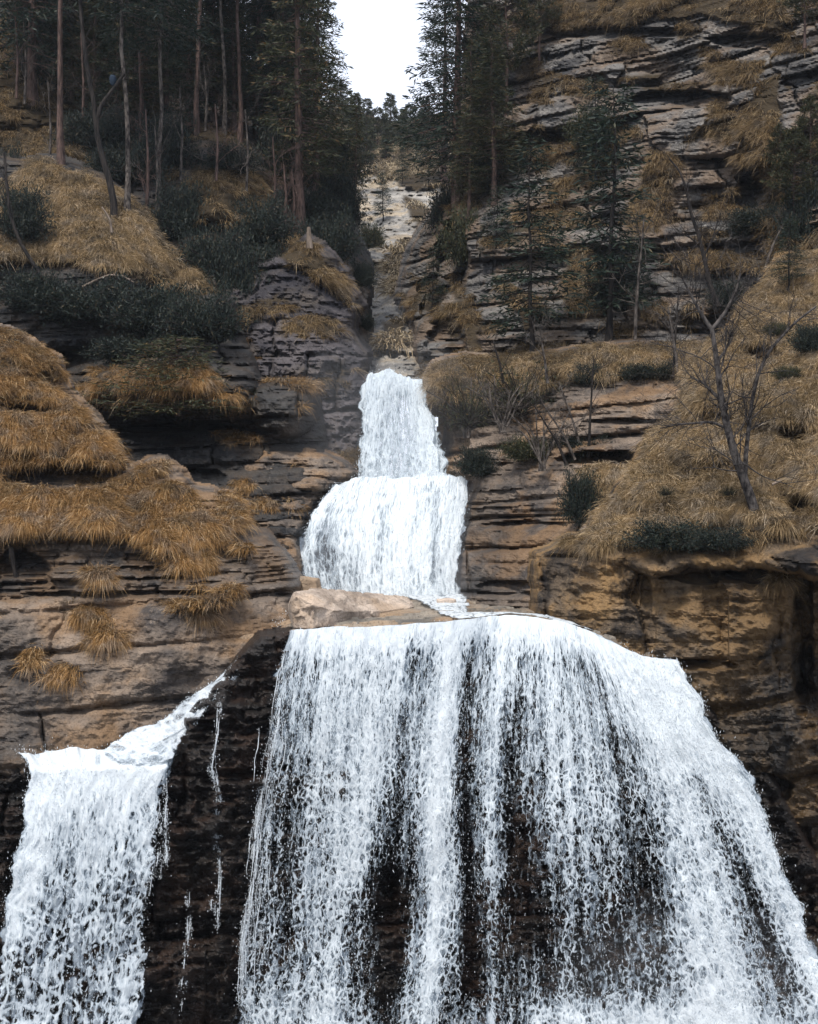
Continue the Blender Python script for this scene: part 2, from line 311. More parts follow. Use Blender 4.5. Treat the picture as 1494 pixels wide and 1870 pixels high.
def worley(x, y, seed):
    ix, iy = np.floor(x), np.floor(y); best = np.full(x.shape, 9.0); rn = np.zeros(x.shape)
    for a in (-1, 0, 1):
        for b in (-1, 0, 1):
            cx, cy = ix + a, iy + b
            d = np.hypot(cx + 0.15 + 0.7 * _h(cx, cy, cx * 0, seed) - x, cy + 0.15 + 0.7 * _h(cx, cy, cx * 0, seed + 1) - y)
            r_ = _h(cx, cy, cx * 0, seed + 2); d = d / (0.75 + 0.5 * r_)
            rn = np.where(d < best, r_, rn); best = np.minimum(best, d)
    return best, rn
TER = {}
def terrain(name, poly, ctrl, mat, seed, step=3.0, beds=(), rough=0.12, rfreq=1.0, grass=(), mound=0.22, msize=1.0, bedw=None, micro=0.16, hollow=(), wob=7, curl=26,
            curl_m=1.6, wet=None, ledge=None, extra=None, label=None, gnoise=14, bumps=()):
    poly = np.array(poly, float)
    x0, y0 = poly.min(0) - 20; x1, y1 = poly.max(0) + 20
    px, py = np.meshgrid(np.arange(x0, x1, step), np.arange(y0, y1, step))
    sd = polysd(poly, px, py) + wob * fbm(px / 45, py / 45, 0, seed, 4)
    D0 = rbf(ctrl)(px, py)
    for (bx, by, rx, ry, h) in bumps:
        q = ((px - bx) / rx) ** 2 + ((py - by) / ry) ** 2
        D0 = D0 - h * np.sqrt(np.clip(1 - q, 0, 1))
    hol = np.zeros(px.shape)
    for (bx, by, rx, ry, h) in hollow:      # caves and overhangs: sharp brow above, slope below
        q = np.hypot((px - bx) / rx, (py - by) / ry) + 0.25 * fbm(px / 30, py / 14, 2, seed + 81, 3)
        k = sstep(1.0, 0.75, q) * np.clip(1 - 0.75 * (py - by + ry) / (2 * ry), 0.1, 1); D0 = D0 + h * k; hol = np.maximum(hol, sstep(1.05, 0.85, q))
    g = np.zeros(px.shape)
    gn = gnoise * fbm(px / 40, py / 30, 1, seed + 50, 4)
    for gp in grass:
        gsd = polysd(np.array(gp, float), px, py) + gn
        g = np.maximum(g, sstep(-3, 5, gsd))
    g = g * (1 - hol)
    x = (px - CX) / FOC * D0; z = (CY - py) / FOC * D0
    d = rough * 1.6 * fbm(x * 0.45 * rfreq, z * 0.45 * rfreq, 0, seed + 1, 5, 0.55) + rough * 0.5 * fbm(x * 2.5 * rfreq, z * 2.5 * rfreq, 2, seed + 2, 3)
    rg = 1 - np.abs(fbm(x * 1.7, z * 2.6, 6, seed + 71, 5, 0.6)) * 2; d = d - micro * (rg - 0.5) * (1 - g) - micro * 0.35 * fbm(x * 7, z * 9, 8, seed + 72, 3) * (1 - g)
    for k, (th, am, cr, dip, jo) in enumerate(beds):
        bw = 1.0 if bedw is None else bedw(px, py)[k]
        d = d + strata(x, z, seed * 13 + k, th, am, cr, dip, jo) * (1 - 0.85 * g) * bw
    wx = x + 0.25 * fbm(x, z, 1, seed + 33, 2); wz = z + 0.25 * fbm(x, z, 5, seed + 34, 2)
    f1, r1 = worley(wx / msize, wz / (msize * 0.8), seed + 35); f2, r2 = worley(wx / (msize * 0.45), wz / (msize * 0.36), seed + 36)
    dome = np.sqrt(np.clip(1 - (f1 / 0.8) ** 2, 0, 1)); dome2 = np.sqrt(np.clip(1 - (f2 / 0.8) ** 2, 0, 1))
    d = d - mound * g * (dome * (0.6 + 0.8 * r1) - 0.4 + 0.35 * dome2) - 0.08 * g
    D = D0 + d
    if extra is not None: D = extra(px, py, D)
    e = np.clip(1 - sd / curl, 0, 1.6)
    D = D + curl_m * np.where(e < 1, 1 - np.sqrt(np.clip(1 - e * e, 0, 1)), 1 + (e - 1) * 3)
    keep = sd > -12
    V = P(px, py, D)
    wv = np.zeros(px.shape) if wet is None else wet(px, py)
    dx = np.gradient(V, axis=1); dy = np.gradient(V, axis=0)
    N = np.cross(dx, dy); N /= np.linalg.norm(N, axis=2, keepdims=True) + 1e-9
    N = np.where((N[..., 1:2] > 0), -N, N)
    if ledge is not None:
        s = sstep(0.12, 0.42, N[..., 2]) * sstep(ledge, ledge + 0.2, fbm(px / 60, py / 40, 3, seed + 61, 3))
        g = np.maximum(g, s * 0.9)
    q = grid_faces(*px.shape, keep=keep)
    idx = np.unique(q); remap = np.full(px.size, -1, np.int64); remap[idx] = np.arange(len(idx))
    o = mk(name, V.reshape(-1, 3)[idx], [remap[q]], mat, smooth=False, attrs={'grass': g.ravel()[idx], 'wet': wv.ravel()[idx]})
    tag(o, label, None, None, 'structure')
    T = dict(x0=x0, y0=y0, step=step, D=D, V=V, N=N, g=g, sd=sd, px=px, py=py)
    TER[name if name not in TER else name + '+'] = T
    return T
def depth(T, px, py):
    i = int(round((py - T['y0']) / T['step'])); j = int(round((px - T['x0']) / T['step']))
    i = min(max(i, 0), T['D'].shape[0] - 1); j = min(max(j, 0), T['D'].shape[1] - 1)
    return float(T['D'][i, j])
def at(T, px, py, dd=0.0): return Vector([float(v) for v in P(px, py, depth(T, px, py) + dd)])

# gorge floor and head of the valley, far behind the falls
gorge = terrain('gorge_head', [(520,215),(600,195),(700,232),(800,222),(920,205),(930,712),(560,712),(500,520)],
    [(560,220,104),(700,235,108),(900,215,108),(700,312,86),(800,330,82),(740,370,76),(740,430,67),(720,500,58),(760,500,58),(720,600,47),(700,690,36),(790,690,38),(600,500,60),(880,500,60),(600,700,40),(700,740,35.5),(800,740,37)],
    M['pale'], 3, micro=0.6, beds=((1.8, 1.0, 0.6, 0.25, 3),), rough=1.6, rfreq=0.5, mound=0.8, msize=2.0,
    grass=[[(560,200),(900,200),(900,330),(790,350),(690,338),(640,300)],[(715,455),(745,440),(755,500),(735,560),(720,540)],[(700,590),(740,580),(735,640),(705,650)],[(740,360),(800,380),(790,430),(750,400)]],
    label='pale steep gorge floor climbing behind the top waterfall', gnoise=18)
left_up = terrain('hillside', [(-200,-90),(160,-90),(330,40),(440,130),(560,200),(606,262),(630,330),(650,372),(652,430),(672,480),(668,540),(664,600),(650,660),(300,660),(-200,640)],
    [(-60,-60,55),(150,-60,60),(330,60,62),(560,210,66),(640,290,60),(690,420,50),(680,560,43),(600,480,42),(400,270,45),(100,280,42),(0,100,48),(400,420,39),(300,560,37),(0,560,37),(500,300,47),(250,200,48)],
    M['slate'], 5, wob=18, beds=((0.8, 0.3, 0.3, -0.3, 3),), rough=0.9, rfreq=0.5, mound=0.5,
    grass=[[(-200,20),(60,30),(120,90),(240,160),(300,200),(300,300),(100,300),(-200,200)],[(330,232),(380,232),(460,262),(470,290),(380,262)],[(345,300),(420,300),(480,340),(500,400),(560,440),(640,520),(620,530),(560,480),(480,440),(350,410)],[(480,250),(560,300),(600,350),(560,340),(500,290)]],
    ledge=0.15, label='dark wooded hillside above the left bank', bumps=((400,262,70,34,1.6),(415,350,80,60,1.2)))
hill_l = terrain('grassy_hillside', [(-200,270),(40,292),(110,290),(190,322),(255,372),(300,436),(345,480),(385,512),(402,560),(370,640),(-200,640)],
    [(-60,290,38),(110,300,38.5),(250,385,38),(385,520,36),(200,450,35),(0,450,34.5),(0,560,33.5),(200,560,34),(380,600,36.5)],
    M['slate'], 8, beds=((0.35, 0.12, 0.15, -0.15, 2),), rough=0.35, mound=0.4, curl_m=1.2,
    grass=[[(-200,330),(20,330),(60,290),(190,322),(255,372),(300,436),(345,480),(385,512),(410,545),(330,540),(270,505),(140,480),(-200,480)]],
    label='tan grass covered shoulder of hillside on the upper left')
gcl = terrain('massive_cliff', [(370,440),(470,472),(510,462),(560,432),(610,462),(635,520),(664,560),(646,600),(676,642),(655,680),(672,705),(668,900),(380,900),(330,640)],
    [(380,450,38),(500,470,36.5),(560,440,37.5),(630,530,38),(665,600,38),(500,600,34.5),(600,620,34.5),(400,700,33),(540,720,33),(660,700,34),(560,860,31),(660,860,31.5),(420,860,31)],
    M['mauve'], 11, wob=15, beds=((1.3, 0.40, 0.5, -0.1, 1.6), (0.4, 0.10, 0.12, 0.05, 1.2)), rough=0.45, rfreq=0.8, mound=0.3,
    grass=[[(470,440),(520,440),(580,445),(632,510),(640,560),(600,520),(560,500),(520,470)]],
    ledge=0.25, label='massive rounded grey cliff left of the gorge', bumps=((600,615,75,60,0.6),(540,540,90,60,.5),(500,640,60,50,.4),(600,690,80,40,.5)), micro=0.30)
cliff_r = terrain('high_cliff', [(782,400),(835,330),(850,200),(865,-90),(1680,-90),(1680,620),(1400,680),(1200,720),(900,740),(772,740),(758,600),(728,545),(752,450)],
    [(735,545,47),(770,650,38),(800,420,47),(850,450,42),(860,200,48),(900,0,52),(1000,600,36),(1000,400,41),(1000,200,44),(1000,0,48),(1200,640,33),(1200,400,38),(1200,250,39),(1200,170,42),(1200,0,44),(1400,560,31.5),(1400,300,35),(1400,100,38),(1494,300,34),(1494,0,38),(1380,330,37.5),(880,700,35)],
    M['grey'], 17, step=2.6, beds=((2.2, 0.75, 0.7, 0.10, 4), (0.6, 0.30, 0.30, 0.08, 1.6), (0.2, 0.10, 0.10, 0.08, 0.9)), rough=0.4, mound=0.35, ledge=0.10,
    grass=[[(1395,150),(1425,130),(1425,250),(1400,300),(1340,255),(1290,250),(1230,280),(1190,350),(1160,420),(1140,400),(1180,300),(1250,250),(1340,215)],
           [(1290,118),(1340,110),(1380,130),(1370,160),(1310,150)],[(1210,455),(1280,448),(1385,470),(1385,500),(1290,500),(1215,482)],[(1300,360),(1340,345),(1385,370),(1400,400),(1300,405)],
           [(1190,270),(1230,280),(1250,300),(1200,420),(1150,430)],[(1330,270),(1420,260),(1470,380),(1440,470),(1400,470),(1400,380)],
           [(940,20),(1130,-10),(1420,-30),(1430,60),(1300,30),(1100,45),(1000,60)],[(830,640),(900,650),(1000,620),(1080,640),(1080,740),(820,740)],[(1030,470),(1070,440),(1080,520),(1050,590),(1030,540)],[(1120,135),(1210,130),(1210,150),(1130,150)],
           [(800,560),(860,540),(880,640),(800,640)],[(900,500),(1000,560),(960,600)]],
    hollow=((1375,345,38,42,2.5),(1235,182,120,18,1.8),(1010,250,90,16,1.6),(1380,75,90,16,1.6),(826,470,32,70,3.5),(815,640,40,70,2.0),(1300,595,130,22,1.5),(1130,60,150,12,1.2),(1450,270,40,30,1.5),(1210,455,60,8,.8)), label='tall grey layered limestone cliff on the right', gnoise=16)
mid_l = terrain('layered_cliff', [(-200,560),(200,545),(420,545),(452,620),(480,690),(575,690),(592,760),(598,815),(645,860),(604,900),(565,960),(535,1020),(560,1140),(-200,1140)],
    [(-60,560,33.5),(200,600,35),(60,640,34),(420,560,33.5),(440,700,30.5),(300,660,30.2),(200,700,30),(480,695,31),(575,700,31),(580,790,31),(300,780,30.5),(450,800,30),(640,862,29.6),(560,830,29.8),(540,900,28),(560,960,27),(450,900,28),(300,880,28.5),(500,1050,25.5),(540,1130,24.8),(100,900,28),(100,1100,25)],
    M['slate'], 23, step=2.8, beds=((1.0, 0.35, 0.45, -0.05, 4), (0.32, 0.14, 0.16, -0.05, 2.5)), rough=0.3, mound=0.4,
    grass=[[(125,720),(170,690),(260,660),(330,640),(400,690),(450,720),(480,750),(400,745),(350,720),(200,745)],[(480,690),(520,682),(575,700),(560,712),(500,706)],[(-200,550),(20,560),(40,600),(-200,600)]],
    bumps=((520,745,62,58,1.3),(320,700,150,50,1.4)), hollow=((150,640,190,45,2.2),(340,790,170,22,1.4),(420,640,60,40,1.2),(330,870,90,16,.8)), wet=lambda x, y: 0.35 + 0.35 * sstep(860, 800, y), ledge=0.28, label='dark banded cliff behind the left bank')  # wet mask serves to darken this cliff, more towards the top
slab_t = terrain('tilted_slab', [(438,832),(480,812),(560,815),(612,842),(645,862),(605,888),(565,930),(545,990),(545,1040),(500,1045),(452,990),(440,900)],
    [(440,830,29.4),(560,812,30),(640,862,28.9),(500,900,28),(600,890,28.2),(460,1000,26.2),(540,1040,25.6)], M['slab'], 27, beds=((0.30, 0.16, 0.2, 0.06, 2.5), (0.1, 0.06, 0.08, 0.06, 1.2)), rough=0.2, curl_m=0.6,
    label='tilted brown bedded slab left of the middle waterfall')
mid_r = terrain('rocky_spur', [(778,700),(792,664),(850,648),(930,655),(1000,640),(1130,628),(1270,625),(1330,700),(1270,860),(1120,990),(1060,1060),(1000,1150),(832,1150),(836,1060),(838,980),(856,888),(812,872),(806,760),(778,742)],
    [(780,690,31.4),(800,720,30.6),(840,760,30.2),(815,860,30.4),(870,900,28.6),(850,1000,27.2),(850,1110,26),(980,1110,24),(980,900,27.2),(1100,870,26.2),(1230,745,27.2),(1100,720,29.2),(1000,700,30.4),(1250,640,31),(900,655,33),(1060,950,24.2),(1200,850,26.5),(850,880,28.8)],
    M['slab'], 29, step=2.8, beds=((0.8, 0.3, 0.4, -0.08, 4), (0.25, 0.12, 0.13, -0.06, 2.2)), rough=0.3, mound=0.35,
    grass=[[(776,700),(792,660),(850,645),(930,650),(1130,625),(1270,620),(1260,690),(1200,680),(1050,690),(960,720),(900,700),(880,740),(800,735)],[(1070,840),(1140,850),(1160,880),(1080,940),(1060,900)]],
    wet=lambda x, y: sstep(980, 900, x) * sstep(860, 900, y) * 0.6, hollow=((1120,838,110,16,1.4),(1150,770,90,7,.7),(1010,690,60,8,.6),(830,800,28,60,1.0),(930,1070,70,10,.6),(950,960,90,10,.5)), label='rocky spur right of the middle waterfall')
right_g = terrain('grassy_slope', [(1072,1000),(1090,940),(1140,870),(1196,795),(1236,745),(1262,660),(1325,610),(1395,515),(1420,470),(1680,430),(1680,1060),(1400,1040),(1200,1050),(1090,1030)],
    [(1090,980,21.8),(1200,960,21.2),(1400,960,20.4),(1200,810,24.6),(1300,700,26),(1494,700,23.5),(1400,525,30),(1494,470,30),(1494,900,21.2),(1240,750,25.6),(1350,850,22.4),(1320,620,28)],
    M['bluff'], 31, wob=16, hollow=((1245,905,26,20,.7),(1240,840,20,14,.6),(1400,640,50,20,.6),(1450,790,50,20,.7),(1330,960,110,16,.6),(1470,930,60,30,.8),(1190,930,16,14,.4)), bumps=((1180,890,60,50,.4),(1300,830,70,50,.4),(1420,740,80,40,.5),(1300,720,60,40,.4)), beds=((0.5, 0.1, 0.12, 0.1, 2),), rough=0.5, mound=0.5, msize=0.9, curl_m=1.0,
    grass=[[(1060,1002),(1090,940),(1140,870),(1196,795),(1236,745),(1262,650),(1325,600),(1395,505),(1430,460),(1700,420),(1700,620),(1450,690),(1700,700),(1700,960),(1400,960),(1330,960),(1200,985),(1130,985)]],
    label='steep straw grass slope on the right bank')
bluff = terrain('ochre_bluff', [(978,1010),(1030,985),(1130,975),(1200,985),(1400,940),(1680,900),(1680,1980),(1470,1980),(1425,1600),(1360,1440),(1285,1320),(1230,1240),(1170,1225),(1110,1190),(1030,1150),(975,1125)],
    [(985,1060,22.4),(1000,1110,21.6),(1100,1050,21),(1100,1170,20.5),(1250,1150,19.9),(1250,1010,20.6),(1400,1150,19.5),(1440,990,20),(1480,1200,20.8),(1494,1500,19.9),(1400,1400,19.5),(1400,1500,20),(1494,1800,19.2),(1300,1260,19.8)],
    M['bluff'], 37, step=2.6, micro=0.17, beds=((1.1, 0.26, 0.32, -0.1, 1.3), (0.5, 0.05, 0.10, -0.05, 1.0)), rough=0.35, mound=0.2, curl_m=0.9,
    grass=[[(1000,985),(1130,970),(1140,1000),(1060,1000)],[(1200,980),(1500,930),(1500,960),(1200,1010)],[(1330,1010),(1460,1000),(1450,1060),(1360,1060)]],
    wet=lambda x, y: sstep(1180, 1260, x) * 0.45 + sstep(1430, 1470, x) * 0.3 + sstep(1180, 1230, y) * 0.3, hollow=((1330,1035,170,34,1.0),(1465,1150,22,180,1.0),(1400,1440,50,30,.7),(1260,1215,90,12,.6),(1180,1100,12,60,.3)), label='ochre rock bluff on the right of the lower waterfall')  # wet mask darkens the right side and paints shade into the upright crevice
bank = terrain('left_bank', [(-200,600),(30,606),(105,655),(125,720),(190,785),(238,850),(300,838),(345,885),(450,912),(456,955),(515,1005),(545,1070),(545,1160),(480,1180),(440,1230),(420,1420),(-200,1420)],
    [(-40,620,28),(60,640,28),(115,715,27.5),(200,800,26.4),(240,855,25.6),(100,800,25.8),(0,780,25.2),(0,900,24),(120,880,24.6),(200,930,24),(340,895,25),(430,930,24.8),(0,1000,22.8),(300,960,23.6),(430,1000,23.4),(530,1060,23.4),(400,1060,22.4),(300,1095,21.8),(0,1090,21.6),(500,1130,22.1),(0,1110,21),(300,1110,21.4),(0,1370,20.2),(300,1370,20.4),(450,1200,21.4),(430,1300,21)],
    M['slab'], 41, step=2.5, beds=((0.62, 0.09, 0.24, -0.05, 4.5), (0.13, 0.13, 0.15, -0.05, 1.0)), rough=0.24, micro=0.10, wob=13, mound=0.60, msize=0.85, curl_m=1.0,
    bedw=lambda x, y: (sstep(1060, 1100, y) * 0.85 + 0.15, sstep(1110, 1085, y) + 0.12),
    grass=[[(-200,600),(30,606),(105,650),(120,700),(60,690),(-200,660)],[(-200,670),(60,690),(125,730),(190,785),(235,850),(180,840),(60,820),(-200,800)],[(-200,800),(100,830),(235,850),(300,850),(260,880),(340,890),(400,960),(410,1000),(300,1000),(180,970),(90,965),(-200,970)],
           [(390,925),(445,915),(445,960),(390,965)],[(290,1010),(340,990),(385,1020),(385,1045),(300,1040)],[(165,1040),(195,1035),(200,1060),(175,1070)],[(300,1095),(345,1090),(400,1070),(430,1070),(430,1090),(380,1110),(320,1120)],[(430,995),(460,995),(460,1010),(435,1010)]],
    wet=lambda x, y: sstep(940, 990, y) * sstep(1110, 1085, y) * 0.7 + sstep(1330, 1380, y) * 0.4 + sstep(120, 20, x) * sstep(1100, 1140, y) * 0.5, hollow=((110,868,140,26,1.5),(60,745,60,14,.8),(200,985,100,10,.5),(250,1085,230,7,.4),(40,1060,60,60,.8)), ledge=0.42, label='layered tan rock bank left of the falls')  # wet mask also serves to darken the thin upper beds

# lower wall behind the two lower falls: keeps just behind the water
LOW = rbf([(-60,1400,19.3),(60,1400,19.2),(300,1400,19.4),(0,1600,18.7),(270,1600,18.9),(0,1930,18.1),(250,1930,18.3),(60,1385,19.35),(300,1385,19.5),(340,1320,19.6),(400,1240,20.1),(470,1168,20.6),(530,1150,20.2),(700,1143,20.0),(830,1136,20.1),(950,1124,20.8),(1040,1140,20.3),(1120,1172,20.0),(1240,1212,19.7),
    (600,1400,19.4),(830,1400,19.3),(1060,1400,19.2),(1250,1400,18.9),(1400,1450,19.0),(600,1700,19.1),(830,1700,18.9),(1060,1700,18.7),(1300,1700,18.3),(1480,1720,18.5),(600,1930,18.7),(1060,1930,18.2),(1400,1930,17.8),(400,1500,19.6),(400,1900,19.2)])
lower = terrain('lower_cliff', [(-200,1388),(60,1400),(310,1398),(332,1350),(335,1310),(352,1288),(400,1240),(440,1195),(475,1160),(530,1152),(700,1148),(950,1140),(1040,1150),(1120,1180),(1240,1225),(1400,1400),(1560,1700),(1680,1980),(-200,1980)],
    [(-60,1400,19.9),(300,1400,20.1),(0,1930,18.9),(250,1930,19.1),(340,1320,19.7),(400,1240,20.3),(470,1168,20.7),(530,1150,20.5),(700,1143,20.3),(950,1134,20.8),(1120,1172,20.5),(1240,1212,20.3),(600,1400,20.2),(1060,1400,20.1),(1400,1450,19.7),(600,1930,19.5),(1060,1930,19.1),(1400,1930,18.7),(400,1500,19.6),(400,1900,19.3),(450,1300,19.9),(560,1200,20.75),(540,1320,20.5),(700,1200,20.6)],
    M['wetwall'], 43, step=2.8, micro=0.34, beds=((0.9, 0.22, 0.3, -0.06, 1.4), (0.3, 0.07, 0.10, -0.05, 0.9)), rough=0.35, mound=0.1, curl=14, curl_m=0.5, wob=4,
    wet=lambda x, y: 0 * x + 0.9, label='black wet rock wall behind the lower falls')

# rock shelf on top of the lower wall (a real, nearly level sheet) and the ground far below
def shelf():
    xs = np.linspace(-3.6, 4.6, 330); ys = np.linspace(19.85, 27.6, 300)
    X, Y = np.meshgrid(xs, ys)
    Z = -2.10 + 0.05 * fbm(X * 0.7, Y * 0.7, 0, 91, 5) + 0.03 * (Y - 20) * 0.2
    lipx = np.array([-6, -2.6, -2.1, 0, .8, 1.9, 2.6, 3.6, 4.8]); lipy = np.array([22.1, 21.5, 20.5, 20.35, 20.5, 21.2, 20.7, 20.4, 20.1])
    lipz = np.array([-2.5, -2.3, -2.12, -2.05, -2.0, -1.9, -2.02, -2.3, -2.65])
    ly = np.interp(X, lipx, lipy) + 0.06 * fbm(X * 2, 0 * X, 0, 5, 3); lz = np.interp(X, lipx, lipz)
    Z = Z + (lz + 2.08) * sstep(3.0, 0.0, Y - ly)
    Z = Z - 0.55 * sstep(0.05, -0.25, Y - ly) ** 1.2
    # low beds on the shelf
    Z = Z + 0.07 * (fbm(X * 0.9, Y * 1.4, 0, 93, 3) > 0.12) + 0.04 * (fbm(X * 1.6, Y * 2.4, 5, 97, 3) > 0.2)
    V = np.stack([X, Y, Z], -1)
    wet = sstep(0.1, 0.35, fbm(X * 0.8, Y * 0.8, 2, 99, 3)) * 0.5
    o = mk('rock_shelf', V.reshape(-1, 3), [grid_faces(*X.shape, keep=(Y > ly - 0.10))[:, ::-1]], M['shelf'], attrs={'grass': 0 * X, 'wet': wet})
    tag(o, 'flat pale rock shelf between the middle and lower falls', kind='structure')
shelf()
bm_g = mk('ground', np.array([[-160,-40,-14],[160,-40,-14],[160,170,-14],[-160,170,-14]]), [np.array([[0,1,2,3]])], plain('dark_stony_ground', (0.06, 0.055, 0.05)), attrs={})
tag(bm_g, 'dark stony ground at the foot of the falls', kind='structure')

# ------------------------------------------------------------------ falling water
def sheet(name, streams, nu, nv, densf, mat, off=0.0, seed=0, parent=None, relief=0.06, vpow=1.0, jagged=0.22, ragged=24, ragtop=3):
    streams = [np.array(s, float) for s in streams]; ns = len(streams)
    t = np.linspace(0, 1, nv) ** vpow
    A = np.zeros((ns, nv, 3))
    for i, s in enumerate(streams):
        q = np.concatenate([[0], np.cumsum(np.hypot(np.diff(s[:, 0]), np.diff(s[:, 1])))]); q /= q[-1]
        tt = t
        # smooth interpolation through the guide points
        for k in range(3): A[i, :, k] = np.interp(tt, q, s[:, k])
    ker = np.ones(9) / 9
    for i in range(ns):
        for k in range(3):
            a = np.pad(A[i, :, k], 4, mode='edge'); b = np.convolve(a, ker, 'valid'); w = sstep(0, 0.06, t) * sstep(1, 0.94, t)
            A[i, :, k] = A[i, :, k] * (1 - w) + b * w
    u = np.linspace(0, ns - 1, nu); i0 = np.clip(np.floor(u).astype(int), 0, ns - 2); f = u - i0
    f = f[None, :, None]
    B = np.transpose(A, (1, 0, 2))
    m1 = B[:, np.maximum(i0 - 1, 0)]; p0 = B[:, i0]; p1 = B[:, i0 + 1]; p2 = B[:, np.minimum(i0 + 2, ns - 1)]
    G = 0.5 * (2 * p0 + (p1 - m1) * f + (2 * m1 - 5 * p0 + 4 * p1 - p2) * f**2 + (3 * p0 - m1 - 3 * p1 + p2) * f**3)
    px, py, D = G[..., 0], G[..., 1], G[..., 2]
    # across and along distance in metres
    Dm = D.mean()
    w = np.hypot(np.diff(px.mean(0)), np.diff(py.mean(0))) * Dm / FOC
    su = np.concatenate([[0], np.cumsum(w)])[None, :] + 0 * px
    sv = np.vstack([np.zeros((1, nu)), np.cumsum(np.hypot(np.diff(py, axis=0), np.diff(px, axis=0)), 0)]) * Dm / FOC
    Dd = D + off + relief * fbm(su * 2.4, sv * 0.8, 0, seed, 4) + relief * 0.5 * fbm(su * 8, sv * 4, 0, seed + 3, 2)
    dens = densf(px, py, su, sv)
    ue = np.minimum(u, ns - 1 - u)[None, :] + 0 * px
    rag = sstep(0.9, 0.0, ue) * sstep(0.0, 0.12, t)[:, None]
    py = py + ragtop * sstep(0.2, 0.0, t)[:, None] * fbm(su * 3.2, 0 * su, 2, seed + 44, 4)
    px = px + rag * ragged * (fbm(sv * 1.3, su * 0.4, 3, seed + 40, 5, 0.6) + 0.25) * np.where(u > (ns - 1) / 2, 1, -1)[None]
    edge = sstep(0.0, 0.22, ue + 0.16 * fbm(su * 6 , sv * 1.8, 0, seed + 8, 4))
    dens = dens * (0.25 + 0.75 * edge)
    jag = sstep(-0.04, 0.06, ue + jagged * fbm(su * 4, sv * 2.4, 9, seed + 8, 5, 0.65) - jagged * 0.35)
    dens = dens * jag
    V = P(px, py, Dd)
    o = mk(name, V.reshape(-1, 3), [grid_faces(nv, nu)], mat, parent=parent, attrs={'su': su + seed * 3.1, 'sv': sv + seed * 1.7, 'dens': dens, 'fall': sv})
    return o, dict(px=px, py=py, D=Dd, dens=dens, V=V)
def strokes(base, lst):
    def f(px, py, su=None, sv=None):
        d = base(px, py) if callable(base) else np.full(px.shape, float(base))
        for (pts, w0, w1, amp) in lst:
            pts = np.array(pts, float); best = np.zeros(px.shape)
            for a, b in zip(pts[:-1], pts[1:]):
                e = b - a; L2 = (e ** 2).sum()
                t = np.clip(((px - a[0]) * e[0] + (py - a[1]) * e[1]) / L2, 0, 1)
                dd = np.hypot(px - a[0] - t * e[0], py - a[1] - t * e[1])
                w = w0 + (w1 - w0) * np.clip((py - pts[0, 1]) / (pts[-1, 1] - pts[0, 1] + 1e-6), 0, 1)
                best = np.maximum(best, np.exp(-(dd / w) ** 2))
            d = d + amp * best
        return np.clip(d, 0, 1.15)
    return f

drop_mat = plain('water_drops', (0.66, 0.72, 0.77), 0.25, 0.05)
def drops(name, srcs, n, parent, size=(0.006, 0.016), seed=1, spread=0.12, stretch=(1.5, 4.5), wfun=None):
    """real droplets and short torn threads of water, thrown a little off the sheet"""
    r = np.random.default_rng(seed)
    Vs = np.concatenate([s['V'].reshape(-1, 3) for s in srcs]); de = np.concatenate([s['dens'].ravel() for s in srcs])
    pxs = np.concatenate([s['px'].ravel() for s in srcs]); pys = np.concatenate([s['py'].ravel() for s in srcs])
    w = wfun(pxs, pys, de); w = np.clip(w, 0, None); w /= w.sum()
    idx = r.choice(len(Vs), n, p=w)
    C = Vs[idx] + r.normal(0, 1, (n, 3)) * (spread * np.where(r.random(n) < 0.15, 1.0, 0.35))[:, None]
    C[:, 1] -= 0.05
    sz = size[0] + (size[1] - size[0]) * r.random(n) ** 2.5
    st = stretch[0] + (stretch[1] - stretch[0]) * r.random(n) ** 2
    dirv = np.stack([r.normal(0, 0.18, n), r.normal(0, 0.18, n), -np.ones(n)], -1); dirv /= np.linalg.norm(dirv, axis=1, keepdims=True)
    a = np.cross(dirv, [0, 1, 0]); a /= np.linalg.norm(a, axis=1, keepdims=True); b = np.cross(dirv, a)
    k = 3; V = np.zeros((n, k + 2, 3))
    V[:, 0] = C - dirv * (sz * st)[:, None]; V[:, k + 1] = C + dirv * (sz * st * 0.7)[:, None]
    for i in range(k):
        an = 2 * math.pi * i / k
        V[:, 1 + i] = C + (a * math.cos(an) + b * math.sin(an)) * sz[:, None]
    base = (np.arange(n) * (k + 2))[:, None]
    F = [];
    for i in range(k):
        j = (i + 1) % k
        F.append(base + np.array([[0, 1 + i, 1 + j]])); F.append(base + np.array([[k + 1, 1 + j, 1 + i]]))
    o = mk(name, V.reshape(-1, 3), [np.concatenate(F)], drop_mat, parent=parent)
    tag(o, kind='stuff'); return o

# main lower fall
def ms(pts, dx=0):  return [(x, y, float(LOW(x, y))) for x, y in pts]
MAIN = [ms(p) for p in (
    [(524,1151),(500,1300),(470,1450),(452,1650),(430,1940)],
    [(600,1145),(588,1300),(578,1500),(572,1700),(560,1940)],
    [(700,1143),(692,1300),(688,1500),(680,1700),(668,1940)],
    [(830,1134),(815,1250),(800,1450),(800,1650),(772,1940)],
    [(920,1124),(905,1300),(892,1500),(900,1700),(905,1940)],
    [(1030,1136),(1050,1300),(1062,1500),(1066,1700),(1070,1940)],
    [(1110,1168),(1180,1350),(1220,1500),(1262,1700),(1300,1940)],
    [(1175,1198),(1255,1350),(1320,1500),(1372,1700),(1430,1940)],
    [(1240,1205),(1292,1310),(1375,1430),(1420,1560),(1485,1720),(1560,1940)])]
def mbase(px, py):
    top = sstep(70, 0, py - np.interp(px, [520,700,920,1030,1110,1175,1240], [1150,1143,1124,1136,1168,1195,1208]))
    fade = sstep(1250, 1700, py)
    return 0.33 - 0.10 * fade + 0.50 * top + 0.20 * sstep(1780, 1900, py) * sstep(900, 1100, px)
